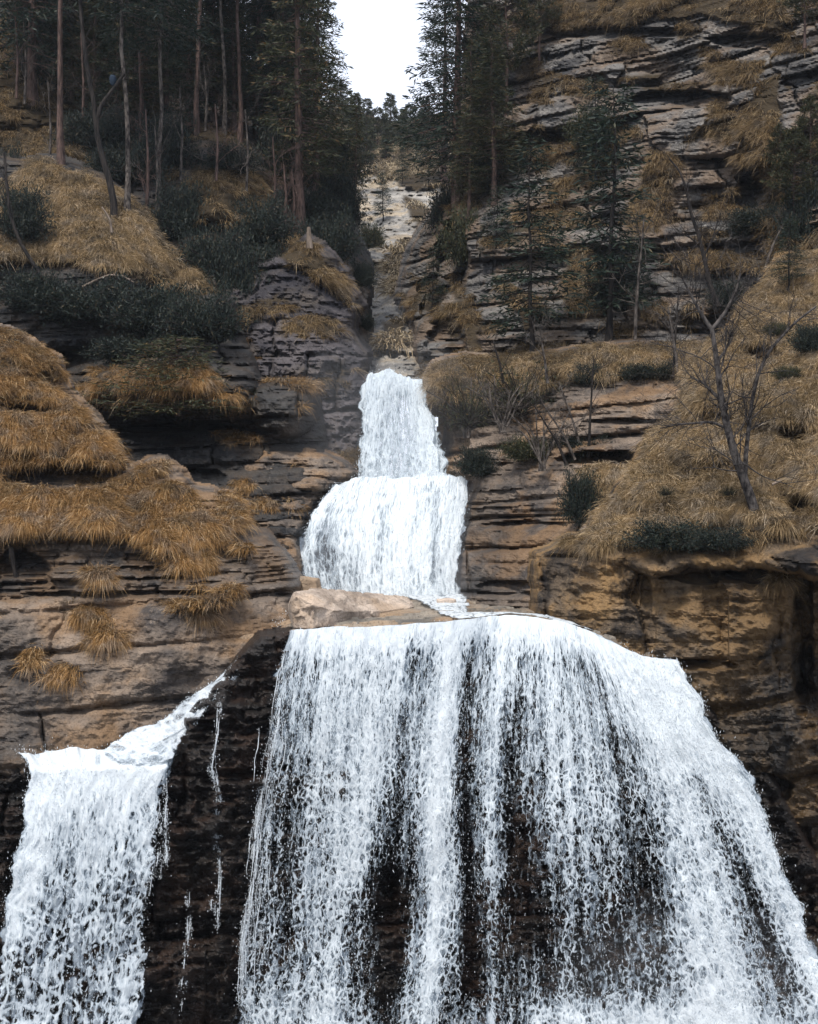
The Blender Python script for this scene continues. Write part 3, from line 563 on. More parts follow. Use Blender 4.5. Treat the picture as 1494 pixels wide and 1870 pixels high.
dm = strokes(mbase, [
    ([(600,1150),(600,1400),(600,1700),(600,1900)], 38, 40, 0.26), ([(690,1150),(680,1400),(640,1600)], 55, 30, 0.28),
    ([(822,1140),(812,1300),(800,1500),(808,1650),(770,1850)], 24, 34, 0.52), ([(850,1190),(850,1600),(860,1800)], 20, 30, -0.22),
    ([(930,1130),(890,1400),(900,1600)], 26, 20, 0.2), ([(1000,1140),(1030,1350),(1060,1600)], 60, 60, 0.18), ([(940,1300),(960,1700)], 30, 50, -0.12),
    ([(1110,1165),(1200,1340),(1250,1500),(1300,1700),(1340,1900)], 34, 66, 0.46), ([(1190,1205),(1290,1350),(1370,1480),(1440,1650),(1500,1800)], 50, 48, 0.55),
    ([(1150,1350),(1190,1500),(1200,1650)], 40, 40, -0.14), ([(960,1500),(1000,1800)], 60, 80, -0.10), ([(700,1600),(720,1850)], 40, 60, -0.12), ([(1270,1420),(1340,1560),(1400,1700),(1450,1800)], 16, 24, -0.30),
    ([(1060,1190),(1110,1260)], 20, 20, -0.1), ([(520,1300),(490,1600)], 30, 40, -0.10), ([(720,1480),(720,1800)], 35, 40, -0.14),
    ([(480,1850),(620,1900)], 60, 60, 0.25), ([(1000,1860),(1300,1880)], 40, 60, 0.30), ([(1120,1560),(1130,1750)], 50, 50, -0.10)])
wm1 = water_mat('white_water_front', 0.0, (13.5, 7.0), soft=0.22); wm2 = water_mat('white_water_back', 5.0, (7.5, 4.2), soft=0.3, tint=(0.52, 0.59, 0.66))
m1, s1 = sheet('waterfall', MAIN, 420, 460, dm, wm1, 0.0, 1)
tag(m1, 'wide lacy lower waterfall fanning over a dark ledge', kind='structure')
m2, s2 = sheet('inner_water', MAIN, 300, 300, lambda *a: dm(*a) * 0.80 - 0.04, wm2, 0.22, 2, parent=m1)
nearlip = lambda px, py: sstep(1130, 1300, py)
drops('spray', [s1], 46000, m1, seed=3, size=(0.0025, 0.008), spread=0.10, stretch=(2.5, 7), wfun=lambda x, y, d: np.clip(d, 0, 0.8) * (0.1 + nearlip(x, y)))

# left lower fall
LEFT = [[(p[0][0], p[0][1], 20.12)] + ms(p[1:]) for p in (
    [(26,1366),(58,1397),(50,1480),(22,1580),(-10,1750),(-50,1940)],
    [(110,1367),(118,1398),(112,1500),(95,1650),(70,1800),(50,1940)],
    [(215,1366),(210,1398),(200,1500),(190,1650),(175,1800),(160,1940)],
    [(330,1362),(306,1398),(284,1450),(272,1600),(264,1750),(242,1940)])]
dl = strokes(lambda x, y: 0.52 + 0.50 * sstep(1500, 1400, y) - 0.12 * sstep(1560, 1750, y), [
    ([(80,1420),(60,1560),(20,1700)], 30, 35, 0.25), ([(240,1420),(230,1540),(180,1700)], 20, 18, 0.1), ([(130,1560),(110,1800)], 40, 60, -0.10), ([(215,1550),(200,1650)], 22, 30, -0.22)])
wl1 = water_mat('left_water_front', 9.0, (8.0, 5.0)); wl2 = water_mat('left_water_back', 14.0, (3.6, 2.6), soft=0.22, tint=(0.54, 0.60, 0.66))
l1, sl1 = sheet('waterfall', LEFT, 200, 340, dl, wl1, 0.0, 4, ragtop=7)
tag(l1, 'small lower waterfall spilling over the ledge at lower left', kind='structure')
sheet('inner_water', LEFT, 140, 200, lambda *a: dl(*a) * 0.84, wl2, 0.2, 5, parent=l1)
drops('spray', [sl1], 9000, l1, seed=5, size=(0.0025, 0.008), stretch=(2, 6), wfun=lambda x, y, d: d)

# middle fall
MID = [[(606,888,28.9),(586,915,28.3),(566,945,27.8),(552,985,27.3),(548,1010,27.0),(562,1055,26.7),(574,1094,26.6)],
       [(655,874,28.5),(642,900,28.2),(628,945,27.7),(620,1000,27.2),(622,1055,26.8),(628,1098,26.5)],
       [(735,872,28.4),(728,910,28.0),(722,960,27.5),(720,1010,27.0),(720,1060,26.5),(720,1110,26.0)],
       [(805,864,28.5),(800,910,28.0),(792,960,27.5),(786,1010,26.9),(782,1060,26.4),(778,1114,25.9)],
       [(856,880,28.8),(850,920,28.2),(844,960,27.7),(838,1010,27.2),(832,1060,26.7),(828,1114,26.0)]]
dmid = strokes(0.80, [([(580,980),(620,1080)], 28, 40, -0.34), ([(600,940),(590,1040)], 14, 20, -0.2), ([(700,940),(690,1040)], 8, 10, -0.22), ([(800,900),(795,960),(790,1060)], 10, 8, -0.35), ([(760,1040),(765,1070)], 6, 8, -0.2), ([(650,1000),(650,1060)], 8, 10, -0.2)])
wmid = water_mat('middle_water', 20.0, (11.0, 3.2), soft=0.4, tint=(0.70, 0.76, 0.80)); wmid2 = water_mat('middle_water_back', 25.0, (8.0, 4.0), soft=0.25, tint=(0.62, 0.67, 0.71))
d1, sd1 = sheet('waterfall', MID, 240, 240, dmid, wmid, 0.0, 6, ragtop=9, ragged=11)
tag(d1, 'broad white middle waterfall dropping onto the rock shelf', kind='structure')
sheet('inner_water', MID, 160, 160, lambda *a: dmid(*a) * 0.85, wmid2, 0.2, 7, parent=d1)
drops('spray', [sd1], 9000, d1, seed=7, size=(0.005, 0.012), spread=0.10, wfun=lambda x, y, d: d * (0.4 + sstep(1040, 1100, y)))

# top fall
TOP = [[(668,690,31.3),(662,740,31.0),(658,800,30.6),(655,892,29.7)],
       [(704,678,31.3),(700,730,31.0),(698,800,30.5),(696,892,29.6)],
       [(738,688,31.3),(738,740,31.0),(742,800,30.4),(744,892,29.5)],
       [(774,694,31.2),(776,742,30.9),(798,770,30.5),(802,820,30.1),(806,890,29.3)]]
dtop = strokes(0.62, [([(668,690),(775,694)], 22, 22, 0.3), ([(735,740),(745,790),(735,860)], 20, 26, -0.26), ([(700,740),(690,820)], 10, 16, -0.12), ([(770,720),(785,800),(790,870)], 18, 20, 0.3), ([(700,690),(730,690)], 14, 14, 0.2), ([(670,720),(668,860)], 16, 20, 0.1)])
wtop = water_mat('top_water', 30.0, (10.0, 3.0), soft=0.4, tint=(0.66, 0.73, 0.78)); wtop2 = water_mat('top_water_back', 35.0, (7.0, 3.5), soft=0.3, tint=(0.62, 0.69, 0.74))
t1, st1 = sheet('waterfall', TOP, 160, 200, dtop, wtop, 0.0, 8, ragtop=10, ragged=9)
tag(t1, 'narrow top waterfall emerging from the gorge', kind='structure')
sheet('inner_water', TOP, 100, 120, lambda *a: dtop(*a) * 0.8, wtop2, 0.2, 9, parent=t1)
drops('spray', [st1], 7000, t1, seed=9, size=(0.005, 0.012), spread=0.12, wfun=lambda x, y, d: d * (0.4 + sstep(820, 870, y)))

# foam pool between top and middle falls, chute and pool at left, run-out over the shelf
foam_mat = water_mat('foam_pool', 40.0, (6.0, 4.0), soft=0.3, tint=(0.66, 0.71, 0.75))
def flat_water(name, poly_xy, zf, seed, label, dens=1.0, ripple=0.05, res=140):
    poly = np.array(poly_xy, float); x0, y0 = poly.min(0) - .05; x1, y1 = poly.max(0) + .05
    X, Y = np.meshgrid(np.linspace(x0, x1, res), np.linspace(y0, y1, res))
    sd = polysd(poly, X, Y) + 0.06 * fbm(X * 3, Y * 3, 0, seed, 3)
    Z = zf(X, Y) + ripple * fbm(X * 5, Y * 5, 0, seed, 4) + ripple * 0.8 * np.abs(fbm(X * 2, Y * 2, 0, seed + 1, 3))
    o = mk(name, np.stack([X, Y, Z], -1).reshape(-1, 3), [grid_faces(res, res, sd > 0)[:, ::-1]], foam_mat,
           attrs={'su': X, 'sv': Y, 'dens': np.clip(sd / 0.12, 0, 1) * dens, 'fall': X * 0 + 9})
    tag(o, label, kind='structure'); return o
flat_water('foam_pool', [(-1.9,28.9),(-0.9,30.4),(0.9,30.6),(1.4,28.9),(0.9,28.7),(0,28.6),(-1.2,28.7)], lambda x, y: 0.74 + 0 * x, 3, 'white foam pool between the top and middle falls', 1.0, 0.05)
CH = [[(508,1118,22.6),(498,1150,22.0),(478,1168,21.4),(430,1212,20.9),(392,1240,20.7),(350,1268,20.6),(310,1300,20.5),(240,1335,20.3),(190,1368,20.1)],
      [(516,1118,22.5),(506,1156,21.8),(480,1178,21.2),(436,1218,20.7),(400,1252,20.4),(366,1284,20.2),(325,1330,20.0),(270,1365,19.8),(210,1388,19.6)],
      [(526,1118,22.4),(514,1160,21.6),(484,1186,21.0),(442,1226,20.5),(412,1262,20.2),(376,1296,20.0),(340,1345,19.8),(332,1385,19.6),(300,1402,19.5)]]
c1, sc1 = sheet('water_chute', CH, 90, 260, strokes(0.46, [([(380,1270),(330,1320),(260,1360)], 36, 50, 0.36)]), foam_mat, -0.12, 12, relief=0.11, ragged=8, jagged=0.4)
tag(c1, 'thin white stream sliding down the left side to the small lower waterfall', kind='structure')
drops('spray', [sc1], 4000, c1, seed=13, spread=0.06, size=(0.003, 0.009), wfun=lambda x, y, d: d)
flat_water('shelf_stream', [(-0.2,26.2),(0.3,24),(0.6,22),(0.9,20.6),(0.3,20.4),(2.0,21.1),(2.6,20.6),(3.5,20.4),(2.6,21.6),(1.2,22.4),(1.3,24.5),(1.3,26.4)], lambda x, y: -2.03 + 0.02 * (y - 20) + 0.1 * sstep(20.9, 20.2, y) * 0 + np.interp(x, [-1, .8, 1.9, 2.6, 3.6], [0.02, 0.06, .16, 0.08, -.2]) * sstep(23, 20.4, y), 21, 'white shallow stream running across the rock shelf', 0.75, 0.03, 160)

# THREADS
# ------------------------------------------------------------------ dry grass
def blades(name, pts, nor, per, Lr, mat, seed, parent=None, label=None, wid=0.011, droop=(0.5, 1.3), rad=0.10):
    r = np.random.default_rng(seed); n = len(pts)
    if n == 0: return None
    C = np.repeat(pts, per, 0); N = np.repeat(nor, per, 0); m = len(C)
    az = r.random(m) * 2 * math.pi; sp = r.random(m) ** 0.5
    ts = np.repeat(0.6 + 0.9 * r.random(n), per)
    out = np.stack([np.cos(az), np.sin(az), 0 * az], -1) * sp[:, None]
    lean = np.repeat(np.stack([r.normal(0, .35, n), -0.25 + r.normal(0, .2, n), np.zeros(n)], -1), per, 0)
    B = C + out * (rad * ts)[:, None] * np.array([1, 0.6, 0]) - N * 0.03
    dn = np.array([0, 0, -1.0]) + N * N[:, 2:3]; dn /= np.linalg.norm(dn, axis=1, keepdims=True) + 1e-6
    d = out * 0.65 + np.array([0, 0, 0.40]) + N * 0.45 + dn * 0.22 + lean + r.normal(0, 0.33, (m, 3)); d /= np.linalg.norm(d, axis=1, keepdims=True)
    Ln = (Lr[0] + (Lr[1] - Lr[0]) * r.random(m)) * ts
    dr = droop[0] + (droop[1] - droop[0]) * r.random(m)
    side = np.cross(d, np.array([0, 1, 0]) + r.normal(0, 0.5, (m, 3))); side /= np.linalg.norm(side, axis=1, keepdims=True) + 1e-9
    dh = d * np.array([1, 1, 0.3])
    V = np.zeros((m, 7, 3)); tip = np.zeros((m, 7))
    ss = [0, 0.38, 0.72, 1.0]; ww = [1.0, 0.85, 0.55, 0]
    k = 0
    for s, w in zip(ss, ww):
        c = B + (d * (s) + np.array([0, 0, -1]) * (dr * s * s)[:, None] + dh * 0.15 * s) * Ln[:, None]
        wd = (wid * w * (0.6 + 0.8 * r.random(m)) / 2)[:, None] if w else 0
        if w:
            V[:, k] = c - side * wd; V[:, k + 1] = c + side * wd; tip[:, k:k + 2] = s; k += 2
        else: V[:, k] = c; tip[:, k] = 1
    b = (np.arange(m) * 7)[:, None]
    Q = np.concatenate([b + np.array([[0, 1, 3, 2]]), b + np.array([[2, 3, 5, 4]])]); T3 = b + np.array([[4, 5, 6]])
    tr = np.repeat(r.random(n), per); rd = np.clip(0.55 * tr + 0.45 * r.random(m), 0, 1)
    o = mk(name, V.reshape(-1, 3), [Q, T3], mat, parent=parent, attrs={'rnd': np.repeat(rd, 7), 'tip': tip.ravel()})
    if label: tag(o, label, 'grass', kind='stuff')
    return o
def scatter(T, n, seed, region=None, gmin=0.35, mat_=False):
    r = np.random.default_rng(seed)
    w = np.where((T['g'] > gmin) & (T['sd'] > -4), T['g'], 0) * (0.15 + sstep(-0.35, 0.35, fbm(T['px'] / 22, T['py'] / 16, 2, seed, 3)))
    if mat_: w = np.where((T['g'] > 0.3) & (T['sd'] > -6), 1.0, 0.0) * np.clip(T['N'][..., 2] * 2 + 0.6, 0.15, 1) * sstep(-0.6, 0.0, fbm(T['px'] / 40, T['py'] / 20, 4, seed + 5, 3))
    else: w = w * np.clip(T['N'][..., 2] * 2.2 + 0.1, 0.02, 1) * sstep(-0.4, 0.15, fbm(T['px'] / 60, T['py'] / 26, 4, seed + 5, 3)) * sstep(-0.6, 0.1, fbm(T['px'] / 17, T['py'] / 11, 4, seed + 6, 2))
    w = w * (T["px"] > -90) * (T["px"] < 1590) * (T['py'] > -40) * (T['py'] < 1900)
    if region is not None: w = w * (polysd(np.array(region, float), T['px'], T['py']) > 0)
    w = w.ravel(); idx = r.choice(w.size, n, p=w / w.sum())
    jit = r.normal(0, 0.03, (n, 3))
    return T['V'].reshape(-1, 3)[idx] + jit, T['N'].reshape(-1, 3)[idx]
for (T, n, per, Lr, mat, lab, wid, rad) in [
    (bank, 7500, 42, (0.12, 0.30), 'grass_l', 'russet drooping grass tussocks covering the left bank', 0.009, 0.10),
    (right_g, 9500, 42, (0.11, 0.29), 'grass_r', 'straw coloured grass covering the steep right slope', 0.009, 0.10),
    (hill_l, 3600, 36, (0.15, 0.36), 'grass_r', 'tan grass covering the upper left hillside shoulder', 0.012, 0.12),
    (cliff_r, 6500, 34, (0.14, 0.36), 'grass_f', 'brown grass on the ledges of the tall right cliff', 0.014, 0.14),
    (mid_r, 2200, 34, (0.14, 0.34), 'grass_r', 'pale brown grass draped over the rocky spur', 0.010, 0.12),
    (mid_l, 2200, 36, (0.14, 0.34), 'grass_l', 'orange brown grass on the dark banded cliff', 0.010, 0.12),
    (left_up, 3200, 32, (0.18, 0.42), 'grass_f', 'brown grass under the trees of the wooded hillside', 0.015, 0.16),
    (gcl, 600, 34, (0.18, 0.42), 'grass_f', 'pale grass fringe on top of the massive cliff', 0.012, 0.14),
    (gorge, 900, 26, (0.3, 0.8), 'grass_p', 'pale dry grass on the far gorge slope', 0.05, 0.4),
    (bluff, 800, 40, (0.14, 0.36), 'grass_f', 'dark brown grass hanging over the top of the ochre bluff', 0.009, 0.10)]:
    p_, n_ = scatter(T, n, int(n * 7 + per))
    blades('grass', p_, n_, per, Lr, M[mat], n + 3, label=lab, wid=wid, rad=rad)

# short matted grass between the tussocks
for (T, n, mat, lab) in [(bank, 9000, 'grass_l', 'short matted russet grass between the tussocks of the left bank'), (right_g, 12000, 'grass_r', 'short matted straw between the tussocks of the right slope'),
    (hill_l, 5000, 'grass_r', 'short matted grass between the tussocks of the upper left shoulder'), (mid_r, 2500, 'grass_f', 'short matted grass on the rocky spur')]:
    p_, n_ = scatter(T, n, n + 17, mat_=True)
    blades('grass', p_, n_, 16, (0.07, 0.20), M[mat], n + 4, label=lab, wid=0.009, rad=0.16, droop=(0.3, 1.0))
# ------------------------------------------------------------------ tubes, trees, shrubs
def tubes(paths, k=6):
    """paths: list of (points(n,3), radii(n)) -> verts, quads"""
    Vs, Fs, b = [], [], 0
    ang = np.arange(k) * 2 * math.pi / k
    for pts, rad in paths:
        pts = np.asarray(pts, float); rad = np.asarray(rad, float); n = len(pts)
        tg = np.gradient(pts, axis=0); tg /= np.linalg.norm(tg, axis=1, keepdims=True) + 1e-9
        ref = np.array([0, 1, 0.0]) if abs(tg[0][1]) < 0.9 else np.array([1.0, 0, 0])
        a = np.cross(tg, ref); a /= np.linalg.norm(a, axis=1, keepdims=True) + 1e-9; c = np.cross(tg, a)
        V = pts[:, None] + (a[:, None] * np.cos(ang)[None, :, None] + c[:, None] * np.sin(ang)[None, :, None]) * rad[:, None, None]
        Vs.append(V.reshape(-1, 3))
        i = np.arange(n - 1)[:, None] * k + np.arange(k)[None]; j = np.arange(n - 1)[:, None] * k + (np.arange(k)[None] + 1) % k
        Fs.append(np.stack([i, j, j + k, i + k], -1).reshape(-1, 4) + b); b += n * k
    return np.concatenate(Vs), np.concatenate(Fs)

# thin broken strands of water down the wet wall left of the main fall, and loose ones beside the big fall
def strands(pts, n, spread, seed, label, parent=None, rad=(0.0025, 0.008)):
    r = np.random.default_rng(seed); pts = np.array(pts, float); paths = []; C = []
    Lm = pts[-1, 1] - pts[0, 1]
    for i in range(n):
        y0 = pts[0, 1] + Lm * r.random() * 0.92; ln = Lm * (0.04 + 0.14 * r.random()); k = 10
        y = np.linspace(y0, min(y0 + ln, pts[-1, 1] + 20), k); x = np.interp(y, pts[:, 1], pts[:, 0]) + r.normal(0, spread) + spread * 0.35 * vnoise(y / 22, np.full(k, i * 3.3), 0, seed)
        D = LOW(x, y) + r.normal(-0.02, 0.05); p = P(x, y, D)
        q = np.linspace(0, 1, k); rr = (rad[0] + (rad[1] - rad[0]) * r.random() ** 2) * np.sin(np.pi * np.clip(q * 0.96 + 0.02, 0, 1)) ** 0.5 * (0.6 + 0.7 * r.random(k))
        paths.append((p, rr)); C.append(p)
    V, F = tubes(paths, 4); o = mk('water_thread', V, [F], drop_mat, parent=parent)
    tag(o, label, kind='structure' if parent is None else 'stuff')
    C = np.concatenate(C); px = np.zeros(len(C)); drops('spray', [dict(V=C, dens=np.ones(len(C)), px=px, py=px)], n * 22, o, seed=seed + 1, size=(0.003, 0.008), spread=0.07, wfun=lambda x, y, d: d)
strands([(404,1265),(398,1340),(388,1400),(400,1460),(402,1560),(395,1720)], 46, 4, 70, 'thin water thread down the wet wall from the chute')
strands([(512,1300),(490,1390),(472,1500),(462,1600),(445,1720),(440,1880)], 80, 5, 71, 'broken water thread left of the wide lower fall')
strands([(306,1420),(303,1480),(305,1600)], 26, 3, 72, 'short water thread right of the small lower fall')
strands([(348,1620),(340,1730),(330,1850)], 14, 3, 73, 'faint water thread low on the wet wall')
strands([(532,1170),(505,1300),(480,1500),(462,1800)], 60, 10, 74, 'loose strands', parent=m1)
strands([(290,1400),(280,1500),(272,1640)], 30, 8, 77, 'loose strands', parent=l1)

def kites(base, d, Ln, wd, r):
    """slim four-cornered needle sprays"""
    m = len(base); d = d / (np.linalg.norm(d, axis=1, keepdims=True) + 1e-9)
    s = np.cross(d, r.normal(0, 1, (m, 3))); s /= np.linalg.norm(s, axis=1, keepdims=True) + 1e-9
    V = np.stack([base, base + d * (Ln * 0.45)[:, None] + s * (wd / 2)[:, None], base + d * Ln[:, None], base + d * (Ln * 0.45)[:, None] - s * (wd / 2)[:, None]], 1)
    return V.reshape(-1, 3), np.arange(m * 4).reshape(m, 4)
def conifer(seed, H, cb, rad, nb, droop=0.25, tw=9, cards=5, cl=(0.16, 0.36), cw=0.055, shape=1.0, sparse=0.0, trunk_r=None, lean=0.0, mat='needle', bark='bark_red', clump=False):
    """returns (trunk object, crown object) unlinked to a root: trunk with limbs, crown of needle sprays"""
    r = np.random.default_rng(seed); trunk_r = trunk_r or H * 0.011
    hz = np.linspace(0, 1, 14)
    bend = np.cumsum(r.normal(0, 0.0028 * H, (14, 2)), 0); bend -= bend[0]
    tp = np.stack([bend[:, 0] + lean * hz * H, bend[:, 1], hz * H], -1); tr = trunk_r * (1 - 0.88 * hz) * (1 + 0.5 * np.exp(-hz * 22))
    paths = [(tp, tr)]
    BB, DD = [], []
    for i in range(nb):
        f = cb + (1 - cb) * (i + r.random()) / nb
        if r.random() < sparse: continue
        rel = (f - cb) / (1 - cb)
        l = rad * (1 - rel) ** shape * (0.55 + 0.6 * r.random()) * min(1, 0.45 + rel * 3.5) + 0.15
        az = r.random() * 2 * math.pi; h = f * H
        p0 = np.array([np.interp(f, hz, tp[:, 0]), np.interp(f, hz, tp[:, 1]), h])
        dr = np.array([math.cos(az), math.sin(az), 0.0])
        s = np.linspace(0, 1, 5)
        up = 0.35 * (rel) - 0.05
        z = (up * s - droop * s ** 1.6 + 0.12 * s ** 3) * l
        bp = p0 + dr * (s * l)[:, None] + np.stack([0 * s, 0 * s, z], -1) + r.normal(0, 0.02 * l, (5, 3)) * s[:, None]
        paths.append((bp, np.linspace(0.012 + 0.010 * l, 0.004, 5)))
        lat = np.array([-dr[1], dr[0], 0])
        nt_ = max(3, int(tw * (0.4 + l / rad)))
        for j in range(nt_):
            sj = 0.12 + 0.88 * (j + r.random()) / nt_
            if clump: sj = 0.55 + 0.45 * r.random()
            q = np.array([np.interp(sj, s, bp[:, c]) for c in range(3)])
            sd_ = 1 if j % 2 else -1
            tl = (0.22 + 0.30 * l * (1.05 - sj)) * (0.6 + 0.7 * r.random())
            td = dr * 0.75 + lat * sd_ * (0.9 - 0.5 * sj) + np.array([0, 0, -0.1 - 0.25 * droop]) + r.normal(0, 0.15, 3)
            if clump: td = dr * .4 + r.normal(0, .6, 3) + np.array([0, 0, .35])
            td /= np.linalg.norm(td)
            cs = np.linspace(0, 1, cards)[:, None]
            BB.append(q + td * tl * cs + r.normal(0, 0.03, (cards, 3))); DD.append(np.repeat(td[None], cards, 0) + r.normal(0, 0.45, (cards, 3)))
    V, F = tubes(paths, 6)
    BB = np.concatenate(BB); DD = np.concatenate(DD); m = len(BB)
    cv, cf = kites(BB, DD, cl[0] + (cl[1] - cl[0]) * r.random(m), cw * (0.6 + 0.8 * r.random(m)), r)
    to = mk('trunk', V, [F], M[bark]); co = mk('crown', cv, [cf], M[mat], attrs={'rnd': np.repeat(r.random(m), 4)}, smooth=False)
    return to, co
PROTO = {}
def proto(key, **kw):
    to, co = conifer(**kw); PROTO[key] = (to.data, co.data)
    bpy.data.objects.remove(to); bpy.data.objects.remove(co)
def plant(key, name, loc, sc, rz, label, cat, group=None, tilt=0.0):
    e = empty(name, loc, rz); e.scale = (sc, sc, sc) if not isinstance(sc, tuple) else sc
    e.rotation_euler = (0, tilt, rz)
    a, b = PROTO[key]
    for nm, d in (('trunk', a), ('crown', b)):
        o = bpy.data.objects.new(nm, d); COL.objects.link(o); o.parent = e
    tag(e, label, cat, group); return e
proto('spruce_a', seed=1, H=16, cb=0.10, rad=2.6, nb=230, droop=0.45, tw=11, cards=5)
proto('spruce_b', seed=2, H=16, cb=0.16, rad=2.2, nb=200, droop=0.35, tw=10, cards=5, mat='needle2')
proto('tall_a', seed=3, H=20, cb=0.36, rad=2.8, nb=220, droop=0.4, tw=12, cards=5, trunk_r=0.10, bark='bark_grey')
proto('tall_b', seed=4, H=20, cb=0.45, rad=3.0, nb=210, droop=0.3, tw=12, cards=5, trunk_r=0.12)
proto('pine', seed=5, H=12, cb=0.3, rad=2.4, nb=120, droop=-0.15, tw=13, cards=7, clump=True, shape=0.6, mat='needle2', cl=(0.18, 0.34), cw=0.06)
proto('small', seed=6, H=7, cb=0.14, rad=1.25, nb=110, droop=0.35, tw=8, cards=4, cl=(0.12, 0.26), cw=0.045, trunk_r=0.07, bark='bark_dark', sparse=0.15)
proto('far', seed=8, H=10, cb=0.12, rad=1.9, nb=100, droop=0.2, tw=9, cards=5, cl=(0.3, 0.55), cw=0.12, mat='far_needle', shape=0.8)
proto('farpine', seed=9, H=10, cb=0.35, rad=2.2, nb=60, droop=-0.1, tw=12, cards=6, cl=(0.3, 0.55), cw=0.12, mat='far_needle', clump=True, shape=0.5)
proto('snag', seed=10, H=9, cb=0.45, rad=1.7, nb=42, droop=0.1, tw=7, cards=4, cl=(0.12, 0.25), cw=0.05, trunk_r=0.06, shape=0.7, bark='bark_pale')
exec_trees = True
def tree_at(key, name, T, px, py, hpx, label, cat='tree', group=None, rz=None, tilt=0.0, Hp=None, dd=0.0, wide=1.0):
    H0 = {'spruce_a': 16, 'spruce_b': 16, 'tall_a': 20, 'tall_b': 20, 'pine': 12, 'small': 7, 'far': 10, 'farpine': 10, 'snag': 9}[key]
    D = depth(T, px, py) + dd
    loc = Vector([float(v) for v in P(px, py, D)]); sc = hpx * D / FOC / H0
    loc.z -= 0.15
    return plant(key, name, loc, (sc * wide, sc * wide, sc), rz if rz is not None else random.random() * 6.28, label, cat, group, tilt)
G1 = 'tall conifers standing on the wooded left hillside'
for (px, py, h, key, lab) in [
    (112, 300, 1000, 'tall_b', 'tall straight pine with reddish trunk at the far left'),
    (232, 385, 980, 'tall_a', 'tall grey trunked conifer right behind the curved dark tree'),
    (360, 248, 820, 'tall_b', 'conifer with stout trunk above the upper mossy mound, left side'),
    (410, 244, 760, 'tall_a', 'slender pale trunk conifer above the upper mossy mound'),
    (470, 262, 880, 'tall_b', 'stout reddish conifer right of the upper mossy mound'),
    (506, 275, 760, 'tall_a', 'conifer immediately right of the stout reddish one'),
    (438, 255, 700, 'tall_b', 'thin dark conifer between the pale trunk and the stout reddish trunk'),
    (548, 425, 760, 'spruce_b', 'reddish thin trunk conifer rising over the massive cliff'),
    (575, 400, 560, 'spruce_b', 'olive conifer on the gorge edge left of the sky gap'),
    (548, 330, 560, 'tall_a', 'conifer with layered branches reaching into the sky gap from the left'),
    (515, 300, 620, 'spruce_a', 'dense dark conifer behind the layered branches left of the sky'),
    (648, 400, 235, 'spruce_b', 'lighter rounded conifer at the lower left of the sky gap'),
    (290, 395, 900, 'tall_a', 'tall thin conifer at the right end of the tan hillside'),
    (60, 190, 800, 'spruce_a', 'dark conifer at the top left corner')]:
    tree_at(key, 'conifer_tree', left_up if not (px in (112, 232)) else hill_l, px, py, h, lab, group=G1)
G2 = 'dark spruces closing the top of the left hillside'
labs = ['first', 'second', 'third', 'fourth', 'fifth', 'sixth', 'seventh', 'eighth', 'ninth', 'tenth', 'eleventh', 'twelfth', 'thirteenth', 'fourteenth']
for k, px in enumerate([60, 84, 108, 150, 185, 225, 265, 305, 345, 385, 425, 465, 500, 535]):
    y = 70 + k * 11 + random.uniform(-12, 12)
    tree_at('spruce_a' if k % 3 else 'spruce_b', 'spruce_tree', left_up, px, y + 20, random.uniform(560, 700) - k * 9, 'dark background spruce on the hill crest, %s from the left' % labs[k], group=G2, dd=0.5, wide=1.2)
G6 = 'shaded spruces inside the left hand wood'
for k, (px, py, h) in enumerate([(170,225,330),(215,240,300),(260,250,340),(305,245,360),(345,225,320),(390,225,330),(430,240,300),(480,250,350),(530,280,330),(560,330,300),(610,380,180),(60,130,260),(130,180,300)]):
    tree_at('spruce_a' if k % 2 else 'spruce_b', 'spruce_tree', left_up, px, py, h, 'shaded spruce among the trunks of the left wood, %s counted from the left edge' % labs[k] if k < 11 else 'shaded spruce %s' % ('above the top left grass' if k == 11 else 'right of the top left grass'), group=G6, wide=1.5, dd=-0.3)
G3 = 'conifers on the right edge of the gorge'
for (px, py, h, key, T, lab, w) in [
    (836, 375, 640, 'spruce_a', cliff_r, 'big dark spruce on the right edge of the sky gap', 1.25),
    (856, 395, 330, 'spruce_b', cliff_r, 'shorter spruce in front of the gorge on the right', 1.0),
    (812, 335, 420, 'spruce_a', gorge, 'dark spruce reaching left into the sky gap', 1.25),
    (905, 370, 310, 'spruce_b', cliff_r, 'dense olive conifer right of the big dark spruce', 1.8),
    (880, 200, 330, 'spruce_a', cliff_r, 'spruce on the cliff rim behind the big dark spruce', 1.1),
    (925, 210, 300, 'pine', cliff_r, 'pine on the cliff rim right of the dense olive conifer', 1.1),
    (985, 120, 230, 'pine', cliff_r, 'small dark pine near the top of the cliff', 1.0),
    (760, 330, 0, None, None, '', 1)]:
    if key: tree_at(key, 'conifer_tree', T, px, py, h, lab, group=G3, wide=w)
G4 = 'young spruces growing on the right cliff'
